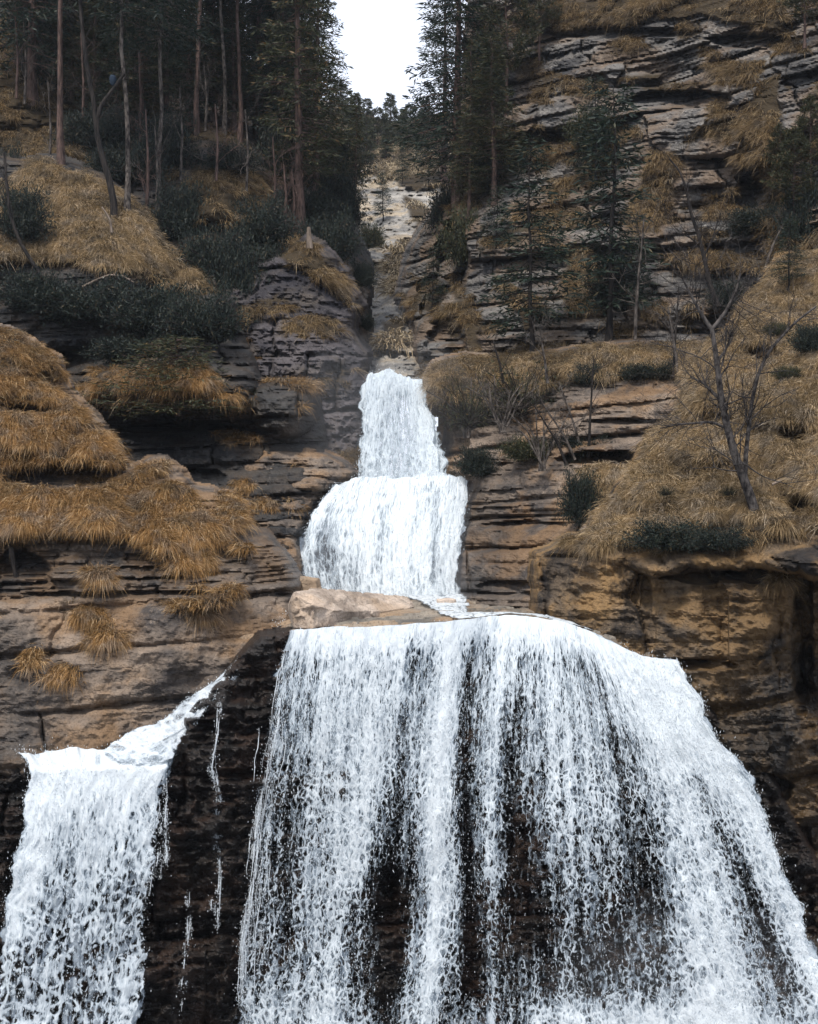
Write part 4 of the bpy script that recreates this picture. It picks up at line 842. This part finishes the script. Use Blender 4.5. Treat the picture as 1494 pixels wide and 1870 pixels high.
for (px, py, h, key, T, lab, w) in [
    (970, 648, 400, 'small', cliff_r, 'slender young spruce with bare lower trunk above the spur', 1.3),
    (1112, 620, 470, 'small', cliff_r, 'sparse tall young spruce against the grey ledges', 1.3),
    (1090, 330, 200, 'small', cliff_r, 'small spruce halfway up the grey cliff', 1.5),
    (1440, 520, 130, 'small', right_g, 'small dark spruce at the top of the straw grass slope', 1.5),
    (1450, 420, 190, 'pine', cliff_r, 'dark pine under the right hand corner of the cliff', 1.4),
    (1480, 330, 160, 'pine', cliff_r, 'upper dark pine at the right edge of the picture', 1.3),
    (1425, 340, 120, 'pine', cliff_r, 'small pine beside the dark hollow in the cliff', 1.3),
    (905, 480, 150, 'small', cliff_r, 'bushy small spruce over the dark cleft', 1.5),
    (1470, 80, 180, 'pine', cliff_r, 'dark pine in the upper right corner', 1.3),
    (700, 400, 90, 'small', gorge, 'little spruce on the pale gorge rock', 1.4),
    (735, 335, 70, 'small', gorge, 'little dark spruce on the pale gorge meadow', 1.4),
    (790, 560, 120, 'small', cliff_r, 'small spruce in the dark cleft right of the gorge', 1.3)]:
    tree_at(key, 'young_conifer', T, px, py, h, lab, group=G4, wide=w, dd=-0.4)
G5 = 'small pines on the ridge under the sky gap'
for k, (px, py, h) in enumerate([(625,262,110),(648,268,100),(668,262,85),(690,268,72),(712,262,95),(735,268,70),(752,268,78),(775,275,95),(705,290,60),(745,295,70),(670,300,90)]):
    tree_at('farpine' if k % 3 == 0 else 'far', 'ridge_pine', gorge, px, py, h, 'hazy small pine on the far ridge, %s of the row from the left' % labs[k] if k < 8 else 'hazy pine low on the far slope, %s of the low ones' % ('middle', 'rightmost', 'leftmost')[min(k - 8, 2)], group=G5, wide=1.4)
tree_at('snag', 'half_dead_spruce', left_up, 606, 258, 175, 'thin leaning half dead spruce standing against the sky', tilt=0.09, dd=-6, rz=0.3)

# dwarf pines and shrubs: clumps of upright shoots
def shrub(seed, Rx, Rz, n, cl=(0.04, 0.11), cw=0.022, mat='shrub', k=75):
    r = np.random.default_rng(seed)
    paths = []; BB = []; DD = []
    for i in range(n):
        az = r.random() * 6.283; el = math.acos(r.random() * 0.95); l = (0.55 + 0.55 * r.random())
        e = np.array([math.cos(az) * math.sin(el) * Rx, math.sin(az) * math.sin(el) * Rx * 0.7, math.cos(el) * Rz]) * l
        s = np.linspace(0, 1, 5)[:, None]
        p = e * s + np.array([0, 0, 1]) * (0.22 * Rz * s * (1 - s)) + r.normal(0, 0.03 * Rx, (5, 3)) * s
        paths.append((p, np.linspace(0.014, 0.004, 5)))
        q = 0.35 + 0.65 * r.random(k)
        c = np.stack([np.interp(q, s[:, 0], p[:, j]) for j in range(3)], -1)
        BB.append(c + r.normal(0, 0.075, (k, 3))); DD.append(e / np.linalg.norm(e) * 0.4 + np.array([0, 0, 0.35]) + r.normal(0, 0.8, (k, 3)))
    V, F = tubes(paths, 4); BB = np.concatenate(BB); DD = np.concatenate(DD); m = len(BB)
    cv, cf = kites(BB, DD, cl[0] + (cl[1] - cl[0]) * r.random(m), cw * (0.6 + 0.8 * r.random(m)), r)
    a = mk('stem', V, [F], M['bark_dark']); b = mk('foliage', cv, [cf], M[mat], attrs={'rnd': np.repeat(r.random(m), 4)}, smooth=False)
    d = (a.data, b.data); bpy.data.objects.remove(a); bpy.data.objects.remove(b); return d
SH = {'dark': shrub(1, 1.0, 0.8, 130), 'dark2': shrub(2, 1.2, 0.7, 150), 'olive': shrub(3, 1.0, 0.6, 130, mat='needle2'), 'brown': shrub(4, 1.0, 0.8, 90, mat='needle2', cw=0.016, k=20)}
def shrub_at(key, T, px, py, wpx, hpx, label, group, dd=-0.2):
    D = depth(T, px, py) + dd; e = empty('shrub', Vector([float(v) for v in P(px, py, D)]), 0)
    e.scale = (wpx * D / FOC / 2.0, wpx * D / FOC / 2.2, hpx * D / FOC / 0.85)
    for nm, d in zip(('stem', 'foliage'), SH[key]):
        o = bpy.data.objects.new(nm, d); COL.objects.link(o); o.parent = e
    tag(e, label, 'shrub', group)
GS = 'dark dwarf pines on the left hillside'
for (px, py, w, h, key, lab) in [
    (60,560,170,80,'dark','dark dwarf pine at the far left under the tan hillside'), (165,580,190,95,'dark2','dark dwarf pine below the fallen bleached branch'),
    (280,600,190,100,'dark','dark dwarf pine under the tip of the tan hillside'), (370,610,150,110,'dark2','dwarf pine between the tan hillside tip and the massive cliff'),
    (430,560,130,130,'dark','dwarf pine covering the left end of the massive cliff'), (400,500,150,120,'dark2','dwarf pine above the left end of the massive cliff'),
    (330,430,130,120,'dark','dwarf pine at the right of the tan hillside'), (40,430,120,110,'dark','dwarf pine on the left edge beside the tan hillside'), (10,350,80,110,'dark2','tall dark shrub on the left edge above the tan hillside'),
    (300,300,140,110,'dark','dark undergrowth behind the curved dark tree'), (180,270,150,100,'dark2','dark undergrowth between the two left trunks'), (420,310,120,60,'dark','dark shrub under the upper mossy mound'),
    (100,620,170,70,'dark','low dwarf pine in the dark hollow on the left'), (250,655,170,60,'dark2','low dwarf pine over the spruce bush'),
    (520,330,150,120,'dark','dark undergrowth left of the gorge edge'), (600,470,120,110,'dark2','dark shrub hanging at the edge of the massive cliff'), (618,410,110,120,'dark','dark shrub beside the pale gorge rock'),
    (470,440,140,110,'dark2','dwarf pine left of the broken stump'), (610,330,150,110,'dark','undergrowth under the sky gap on the left'), (560,400,120,80,'dark2','undergrowth just behind the broken stump'),
    (230,330,150,90,'dark2','shrub behind the grey trunk on the left'), (480,510,110,80,'dark','dwarf pine on the face of the massive cliff')]:
    shrub_at(key, hill_l if px < 370 and 380 < py < 590 and px != 330 else (mid_l if py > 590 else left_up), px, py, w, h, lab, GS, dd=-0.5)
GS2 = 'shrubs on the right bank'
for (px, py, w, h, key, T, lab) in [
    (1225,1000,190,60,'dark',right_g,'dark evergreen shrub at the brink of the ochre bluff'), (1310,1000,130,50,'dark2',right_g,'low dark shrub between the bluff brink and the leaning tree'),
    (870,865,90,60,'dark',mid_r,'dark green bush right of the top waterfall'), (960,835,110,55,'olive',mid_r,'olive bush below the layered bands of the spur'), (1060,830,150,50,'dark2',mid_r,'dark bush under the lowest rock band of the spur'),
    (855,780,140,100,'brown',mid_r,'brown twiggy bush overhanging right of the top waterfall'), (950,760,190,110,'brown',mid_r,'brown twiggy bush on top of the rocky spur'), (1080,700,90,45,'dark',mid_r,'small dark bush at the left of the straw slope'),
    (1060,950,90,110,'dark',mid_r,'dark bush in the corner between spur and bluff'), (1190,690,120,40,'dark2',mid_r,'dark shrub above the rock bands at the slope edge'),
    (1470,440,120,130,'dark',cliff_r,'dark shrub at the right edge above the straw slope'), (1380,420,110,60,'dark2',cliff_r,'dark shrub on the ledge under the hollow'), (1330,560,110,60,'dark',cliff_r,'dark shrub behind the forked tree'),
    (1480,640,90,60,'dark',right_g,'dark shrub at the right picture edge on the straw slope'), (1215,905,40,22,'brown',right_g,'tiny brown shrub low on the straw slope'), (1330,905,46,22,'brown',right_g,'tiny brown shrub left of the leaning tree foot'),
    (1440,690,70,30,'olive',right_g,'small olive shrub on the straw slope near the right edge'), (1420,610,60,30,'olive',right_g,'small olive shrub high on the straw slope'), (1300,290,60,30,'dark',cliff_r,'small dark shrub over the grassy ramp'),
    (1080,260,110,90,'olive',cliff_r,'olive shrub under the cliff overhang'), (850,470,110,130,'olive',cliff_r,'olive shrub in front of the pale rock right of the gorge'), (1130,560,130,120,'dark',cliff_r,'dark shrub around the sparse young spruce'),
    (662,520,60,50,'dark',gcl,'dark shrub clinging to the right edge of the massive cliff'), (664,600,40,36,'dark2',gcl,'little shrub low on the right edge of the massive cliff'), (676,450,70,60,'olive',gorge,'olive shrub at the left foot of the pale chute'),
    (830,420,100,120,'dark2',cliff_r,'dark shrub in the shaded cleft'), (900,330,130,90,'dark',cliff_r,'dark shrub under the dense olive conifer')]:
    shrub_at(key, T, px, py, w, h, lab, GS2, dd=-0.35)

# low spreading spruce on the orange mound at left
proto('lowspruce', seed=21, H=3.2, cb=0.04, rad=2.2, nb=120, droop=0.15, tw=12, cards=5, cl=(0.10, 0.22), cw=0.035, trunk_r=0.06, shape=0.6, mat='needle2')
PH = P(325, 760, 29.0); plant('lowspruce', 'spreading_spruce', (float(PH[0]), float(PH[1]), float(PH[2])), (1, 0.8, 0.62), 0.4, 'low spreading spruce sprawling over the orange grass mound at left', 'tree')

# bare trees
def bare(name, T, stems, label, bark, depthoff=0.0, twigs=14, tl=0.9, seed=0, cat='tree', D=None, up=0.5, depth2=2):
    r = np.random.default_rng(seed)
    px0, py0 = stems[0][0][0]
    D = D if D is not None else depth(T, px0, py0) + depthoff
    base = P(px0, py0, D)
    root = empty(name, Vector([float(v) for v in base])); tag(root, label, cat)
    tp, bp = [], []
    def grow(p, d, l, rad, lev):
        n = 6; pts = [p]; d = d / np.linalg.norm(d)
        for i in range(n):
            d = d + r.normal(0, 0.16, 3) + np.array([0, 0, 0.05 * up]); d /= np.linalg.norm(d)
            pts.append(pts[-1] + d * l / n)
        pts = np.array(pts); bp.append((pts, np.linspace(rad, rad * 0.3, n + 1)))
        if lev > 0:
            for q in range(3):
                i = r.integers(1, n); nd = d * 0.5 + r.normal(0, 0.55, 3) + np.array([0, 0, 0.25 * up])
                grow(pts[i], nd, l * 0.55, rad * 0.55, lev - 1)
    for si, (pts, r0, r1) in enumerate(stems):
        pts = np.array(pts, float)
        dd = D + (0 if si == 0 else r.normal(0, 0.1))
        q = np.linspace(0, 1, 5 * len(pts)); tt = np.concatenate([[0], np.cumsum(np.hypot(np.diff(pts[:, 0]), np.diff(pts[:, 1])))]); tt /= tt[-1]
        X = np.interp(q, tt, pts[:, 0]); Y = np.interp(q, tt, pts[:, 1])
        for _ in range(2):
            X[1:-1] = (X[:-2] + 2 * X[1:-1] + X[2:]) / 4; Y[1:-1] = (Y[:-2] + 2 * Y[1:-1] + Y[2:]) / 4
        sp = P(X, Y, D + 0 * X + 0.25 * si * 0.2 * q) - base
        rad = (r0 + (r1 - r0) * q) * D / FOC
        tp.append((sp, rad))
        for k in range(int(twigs)):
            f = 0.25 + 0.75 * r.random(); i = min(int(f * (len(sp) - 1)), len(sp) - 2)
            d = sp[i + 1] - sp[i]; d = d / (np.linalg.norm(d) + 1e-9) + r.normal(0, 0.75, 3) * np.array([1, .6, 1]) + np.array([0, 0, 0.3 * up])
            grow(sp[i], d, tl * (0.4 + 0.8 * r.random()), min(max(rad[i] * 0.35, 0.006), 0.016), depth2)
    if len(stems) == 1: tp = tp + bp; bp = []
    V, F = tubes(tp, 8 if len(stems) > 1 else 5); mk('trunk', V, [F], M[bark], parent=root)
    if bp:
        V, F = tubes(bp, 4); mk('twigs', V, [F], M[bark], parent=root)
    return root
bare('leaning_bare_tree', right_g, [([(1388,965),(1368,900),(1345,840),(1328,780),(1316,720),(1308,650),(1300,600)], 10, 4), ([(1300,602),(1282,575),(1262,540),(1245,505)], 4, 1.5), ([(1302,600),(1325,570),(1345,530),(1352,500)], 4, 1.5),
    ([(1360,890),(1362,830),(1372,740),(1385,680),(1405,640),(1450,590),(1490,560)], 4.8, 1.8), ([(1322,780),(1300,770),(1240,775),(1205,782)], 3, 1), ([(1318,730),(1305,720),(1285,700),(1260,688)], 4, 1.2), ([(1310,660),(1325,640),(1340,600)], 3, 1)],
    'large leaning bare tree with forked trunk on the straw grass slope', 'bark_lichen', -0.3, twigs=16, tl=1.0, seed=1, depth2=3)
bare('bare_tree', cliff_r, [([(1312,560),(1296,520),(1286,470),(1276,430),(1262,390),(1252,340),(1240,310),(1222,290)], 5, 1.5), ([(1284,470),(1300,440),(1312,400)], 2.5, 1), ([(1275,445),(1255,430),(1230,425)], 2, .8)],
    'slender bare tree rising in front of the grey ledges', 'bark_dark', -3.0, twigs=10, tl=1.3, seed=2)
bare('bare_tree', mid_r, [([(1160,620),(1162,560),(1166,510),(1172,450),(1176,400)], 3.5, 1.5)], 'pale thin bare tree against the cliff ledges', 'bark_grey', -1.5, twigs=12, tl=1.2, seed=3, D=31)
bare('curved_tree', hill_l, [([(208,398),(208,370),(200,330),(188,290),(178,250),(176,220),(186,190),(205,165),(218,148),(226,135)], 7, 3), ([(176,235),(172,190),(160,130),(152,70),(146,0),(145,-40)], 4.5, 3)],
    'dark sinuous leafless tree on the tan hillside', 'bark_dark', -0.3, twigs=7, tl=1.2, seed=4)
bare('bare_tree', hill_l, [([(85,520),(60,480),(35,440),(18,390),(12,330),(8,280)], 4, 2)], 'thin dark leaning bare tree at the left edge', 'bark_dark', -1, twigs=8, tl=1.2, seed=5)
for k, (px, py, ty, w, lab) in enumerate([(268,400,200,4,'thin grey bare trunk right of the grey trunked conifer'), (285,405,230,3,'thinner pale bare trunk near the end of the tan hillside'), (150,260,60,3.5,'pale bare sapling between the left trunks'),
        (45,190,40,3,'bare sapling in the top left grass'), (30,180,30,3,'leftmost bare sapling in the top left grass'), (375,240,120,3,'thin bare sapling over the upper mound'), (520,420,300,4,'thin reddish bare trunk left of the broken stump'), (90,330,150,3,'thin sapling behind the straight red pine'),(255,300,90,3,'thin pale sapling inside the left wood'),(330,330,160,3,'grey sapling right of the tan hillside crest'),(395,330,190,3,'grey sapling over the lower mossy mound'),(450,350,200,3,'leafless sapling right of the lower mossy mound'),(500,400,250,3,'leafless sapling left of the reddish pair'),(590,360,200,3,'leafless sapling at the left rim of the gorge'),
        (535,425,310,4,'second thin reddish bare trunk beside the broken stump')]):
    bare('bare_sapling', left_up, [([(px, py), (px + 3, (py + ty) / 2), (px - 2, ty)], w, 1.2)], lab, 'bark_grey' if k % 2 else 'bark_red', -0.5, twigs=9, tl=1.2, seed=20 + k)
for k, (px, py, w_, h_, lab) in enumerate([(850,800,70,110,'leafless many stemmed bush overhanging beside the top waterfall'), (920,790,80,110,'leafless bush in the middle of the spur top'), (990,860,90,130,'leafless bush below the rock bands of the spur')]):
    r_ = random.Random(k); st = [([(px + r_.uniform(-6, 6), py), (px + q * w_ * 0.45 + r_.uniform(-8, 8), py - h_ * 0.55), (px + q * w_ + r_.uniform(-12, 12), py - h_ * r_.uniform(0.7, 1.05))], 2.0, 0.7) for q in (-1, -.7, -.45, -.2, 0.05, .3, .6, .9)]
    bare('bare_bush', mid_r, st, lab, 'bark_grey', -0.7, twigs=7, tl=0.45, seed=90 + k, cat='bush')
GB = 'thin bare saplings on the rocky spur'
for k, (px, py, ty, lean_, lab) in enumerate([(1062,830,700,-40,'bare sapling arching left on the rocky spur'), (1075,835,650,10,'upright bare sapling on the rocky spur'), (1050,840,720,-70,'low bare sapling leaning far left on the spur'), (1035,850,740,-60,'bare sapling with drooping twigs nearest the top fall'),
        (1240,700,560,-20,'bare sapling at the upper edge of the straw slope'), (1230,690,520,10,'bare sapling leaning on the cliff foot'), (1000,700,600,-15,'bare sapling beside the slender young spruce'), (920,700,620,-20,'bare sapling over the twiggy brown bush'), (1395,500,360,60,'bare sapling by the right hand dark pine')]):
    bare('bare_sapling', mid_r if px < 1300 else cliff_r, [([(px, py), (px + lean_ * 0.25, py * 0.65 + ty * 0.35), (px + lean_, ty)], 3.2, 0.9)], lab, 'bark_dark' if k % 2 else 'bark_grey', -0.6, twigs=10, tl=0.9, seed=40 + k)
# dead wood
def wood(name, T, pts, w0, w1, label, bark='bark_tan', dd=-0.35, cat='dead wood', twigs=0):
    o = bare(name, T, [(pts, w0, w1)], label, bark, dd, twigs=twigs, tl=0.4, seed=len(label), cat=cat, depth2=1); return o
wood('dead_branch', hill_l, [(204,425),(202,405),(195,390),(186,378)], 3, 1.5, 'short pale root sticking out below the curved dark tree')
wood('fallen_branch', hill_l, [(150,525),(175,512),(200,502),(225,504),(245,516)], 3, 1.2, 'bleached fallen branch at the foot of the tan hillside', twigs=4)
wood('fallen_branch', right_g, [(1410,885),(1440,872),(1470,862),(1500,850)], 3, 1.5, 'pale fallen branch right of the leaning bare tree', twigs=3)
wood('tree_stump', gcl, [(566,455),(565,435),(564,415)], 7, 3.5, 'broken pale stump on top of the massive cliff', cat='stump', dd=-0.2)
wood('driftwood_snag', bank, [(20,1000),(30,1060),(60,1090),(70,1130),(60,1170)], 5, 2, 'dark twisted dead wood hanging down the left rock edge', bark='bark_dark', twigs=8)

# boulders on the shelf
def boulder(name, cx, cy, cz, sx_, sy_, sz_, seed, label, mat='boulder', tiltx=0.0, rz=0.0, square=0.55, n=90, wedge=0.0):
    u = np.linspace(0, math.pi, n // 2); v = np.linspace(0, 2 * math.pi, n + 1)[:-1]
    U, Vv = np.meshgrid(u, v, indexing='ij')
    d = np.stack([np.sin(U) * np.cos(Vv), np.sin(U) * np.sin(Vv), np.cos(U)], -1)
    e = 1 / np.maximum(np.abs(d).max(-1, keepdims=True), 1e-6)
    p = d * (1 - square + square * e)
    nz = fbm(p[..., 0] * 2 + seed, p[..., 1] * 2, p[..., 2] * 2, seed, 4)
    p = p * (1 + 0.13 * nz[..., None])
    z = p[..., 2]; bed = np.floor(z * 3.2 + 0.5 * fbm(p[..., 0] * 1.5, p[..., 1] * 1.5, 0, seed + 4, 2))
    p[..., :2] *= (1 + 0.07 * (_h(bed, bed * 0, bed * 0, seed) - 0.5))[..., None]
    p = p * np.array([sx_, sy_, sz_])
    p[..., 2] *= 1 + wedge * p[..., 0] / sx_
    X, Y, Z = p[..., 0], p[..., 1], p[..., 2] - tiltx * p[..., 1] * -1
    F = []
    r, c = U.shape; i = np.arange(r * c).reshape(r, c); j = np.roll(i, -1, 1)
    q = np.stack([i[:-1], i[1:], j[1:], j[:-1]], -1).reshape(-1, 4)
    V = np.stack([X, Y, Z], -1).reshape(-1, 3)
    o = mk(name, V, [q], M[mat], attrs={'grass': np.zeros(len(V)), 'wet': np.zeros(len(V))})
    o.location = (cx, cy, cz); o.rotation_euler = (0, 0, rz)
    tag(o, label, 'boulder'); return o
def slab_boulder():
    n = 120; u = np.linspace(526, 758, n)
    top = np.interp(u, [526,540,570,640,700,745,758], [1092,1080,1077,1080,1083,1090,1104]); mid = np.interp(u, [526,545,572,600,640,700,745,758], [1094,1090,1104,1113,1117,1116,1110,1107])
    bot = np.interp(u, [526,572,600,660,755,758], [1142,1146,1143,1132,1116,1110]); D = 2.08 * FOC / (bot - CY)
    bt = P(u, bot + 3, D); mt = P(u, mid, D + 0.03); tb = P(u, top, D + 1.25); bb = tb.copy(); bb[:, 2] = -2.2
    loop = []
    for a, b in ((bt, mt), (mt, tb), (tb, bb)):
        for q in np.linspace(0, 1, 22)[:-1]: loop.append(a + (b - a) * q)
    loop.append(bb); G = np.stack(loop, 1); c = G.mean(1, keepdims=True)
    e = np.clip(np.minimum(np.arange(n), n - 1 - np.arange(n)) / 5.0, 0, 1) ** 0.5
    G = c + (G - c) * (0.02 + 0.98 * e)[:, None, None]
    x, y, z = G[..., 0], G[..., 1], G[..., 2]
    nz = 0.07 * fbm(x * 1.6, y * 1.6, z * 3, 3, 5, 0.6) + 0.05 * (fbm(x * 1.2, y * 1.0, z * 5, 8, 2) > 0.1) - 0.07 * np.exp(-(np.abs(fbm(x * 1.4, y * 1.4, z * 2, 12, 2)) / 0.04) ** 2)
    dr = G - c; dr /= np.linalg.norm(dr, axis=2, keepdims=True) + 1e-6
    G = G + dr * nz[..., None]; m = G.shape[1]
    o = mk('boulder', G.reshape(-1, 3), [grid_faces(n, m)], M['boulder'], attrs={'grass': np.zeros(n * m), 'wet': np.zeros(n * m)})
    tag(o, 'long cream slab boulder resting on the shelf below the middle fall', 'boulder')
slab_boulder()
b1 = P(815, 1102, 24.5)
boulder('boulder', float(b1[0]), 24.5, -1.98, 0.22, 0.2, 0.12, 5, 'small pinkish rock standing in the stream right of the slab')
b2 = P(548, 1060, 24.5)
boulder('boulder', float(b2[0]), 24.9, -1.75, 0.42, 0.4, 0.34, 7, 'brown wet boulder wedged left of the slab boulder', mat='shelf')
b3 = P(500, 1135, 22.6)
boulder('boulder', float(b3[0]) - 0.1, 22.6, -2.32, 0.30, 0.3, 0.26, 9, 'rounded brown rock beside the thin stream at left', mat='shelf')
# small blue bag hanging from the curved tree
def bag():
    p = at(hill_l, 208, 398, -0.3); D = p.y
    c = P(206, 147, D); root = empty('blue_bag', Vector([float(v) for v in c])); tag(root, 'small blue bag hanging from the tip of the curved dark tree', 'bag')
    s = D / FOC; u = np.linspace(0, math.pi, 14); v = np.linspace(0, 2 * math.pi, 17)[:-1]; U, Vv = np.meshgrid(u, v, indexing='ij')
    wd = (np.sin(U) ** 0.7) * (1 + 0.25 * np.cos(U + 0.6)) * (1 + 0.12 * np.sin(5 * Vv))
    V = np.stack([wd * np.cos(Vv) * 7 * s, wd * np.sin(Vv) * 5 * s, np.cos(U) * 10 * s], -1)
    i = np.arange(U.size).reshape(U.shape); j = np.roll(i, -1, 1)
    mk('body', V.reshape(-1, 3), [np.stack([i[:-1], i[1:], j[1:], j[:-1]], -1).reshape(-1, 4)], plain('blue_cloth', (0.003, 0.016, 0.036), 0.9, 0.7, 14.0), parent=root)
    V, F = tubes([(np.array([[0, 0, 11 * s], [3 * s, 0, 15 * s], [12 * s, 0, 12 * s]]), [s, s, s])], 5); mk('strap', V, [F], M['bark_dark'], parent=root)
bag()

# ------------------------------------------------------------------ air: faint mist filling the gorge
def haze():
    t = NT('thin_mist'); v = t.n('VolumePrincipled', {'Color': (0.80, 0.88, 1.0, 1), 'Density': 0.0003, 'Anisotropy': 0.2})
    t.n('OutputMaterial', {'Volume': v.outputs[0]})
    a, b = (-170, -50, -15), (170, 180, 75)
    V = np.array([[x, y, z] for z in (a[2], b[2]) for y in (a[1], b[1]) for x in (a[0], b[0])], float)
    F = np.array([[0,2,3,1],[4,5,7,6],[0,1,5,4],[2,6,7,3],[0,4,6,2],[1,3,7,5]])
    o = mk('haze', V, [F], t.m, smooth=False); tag(o, kind='stuff')
haze()

def mist(c, r, dens, label, seed):
    t = NT('spray_mist'); v = t.n('VolumePrincipled', {'Color': (0.93, 0.96, 1.0, 1), 'Density': dens, 'Anisotropy': 0.2})
    t.n('OutputMaterial', {'Volume': v.outputs[0]})
    u = np.linspace(0.0001, math.pi - 0.0001, 26); w = np.linspace(0, 2 * math.pi, 41)[:-1]; U, Vv = np.meshgrid(u, w, indexing='ij')
    d = np.stack([np.sin(U) * np.cos(Vv), np.sin(U) * np.sin(Vv), np.cos(U)], -1)
    d = d * (1 + 0.3 * fbm(d[..., 0] * 1.6, d[..., 1] * 1.6, d[..., 2] * 1.6, seed, 3))[..., None] * np.array(r)
    i = np.arange(U.size).reshape(U.shape); j = np.roll(i, -1, 1)
    o = mk('mist', d.reshape(-1, 3), [np.stack([i[:-1], i[1:], j[1:], j[:-1]], -1).reshape(-1, 4)], t.m)
    o.location = c; tag(o, label, kind='stuff')
mist((-0.6, 30.4, 2.0), (3.4, 2.0, 3.0), 0.028, 'soft mist drifting beside the top waterfall', 1)
mist((-0.6, 26.2, -1.3), (2.3, 1.0, 1.0), 0.05, 'mist rising from the foot of the middle waterfall', 2)
mist((4.4, 17.4, -8.0), (2.6, 1.2, 2.2), 0.03, 'mist over the lower right of the wide waterfall', 3)
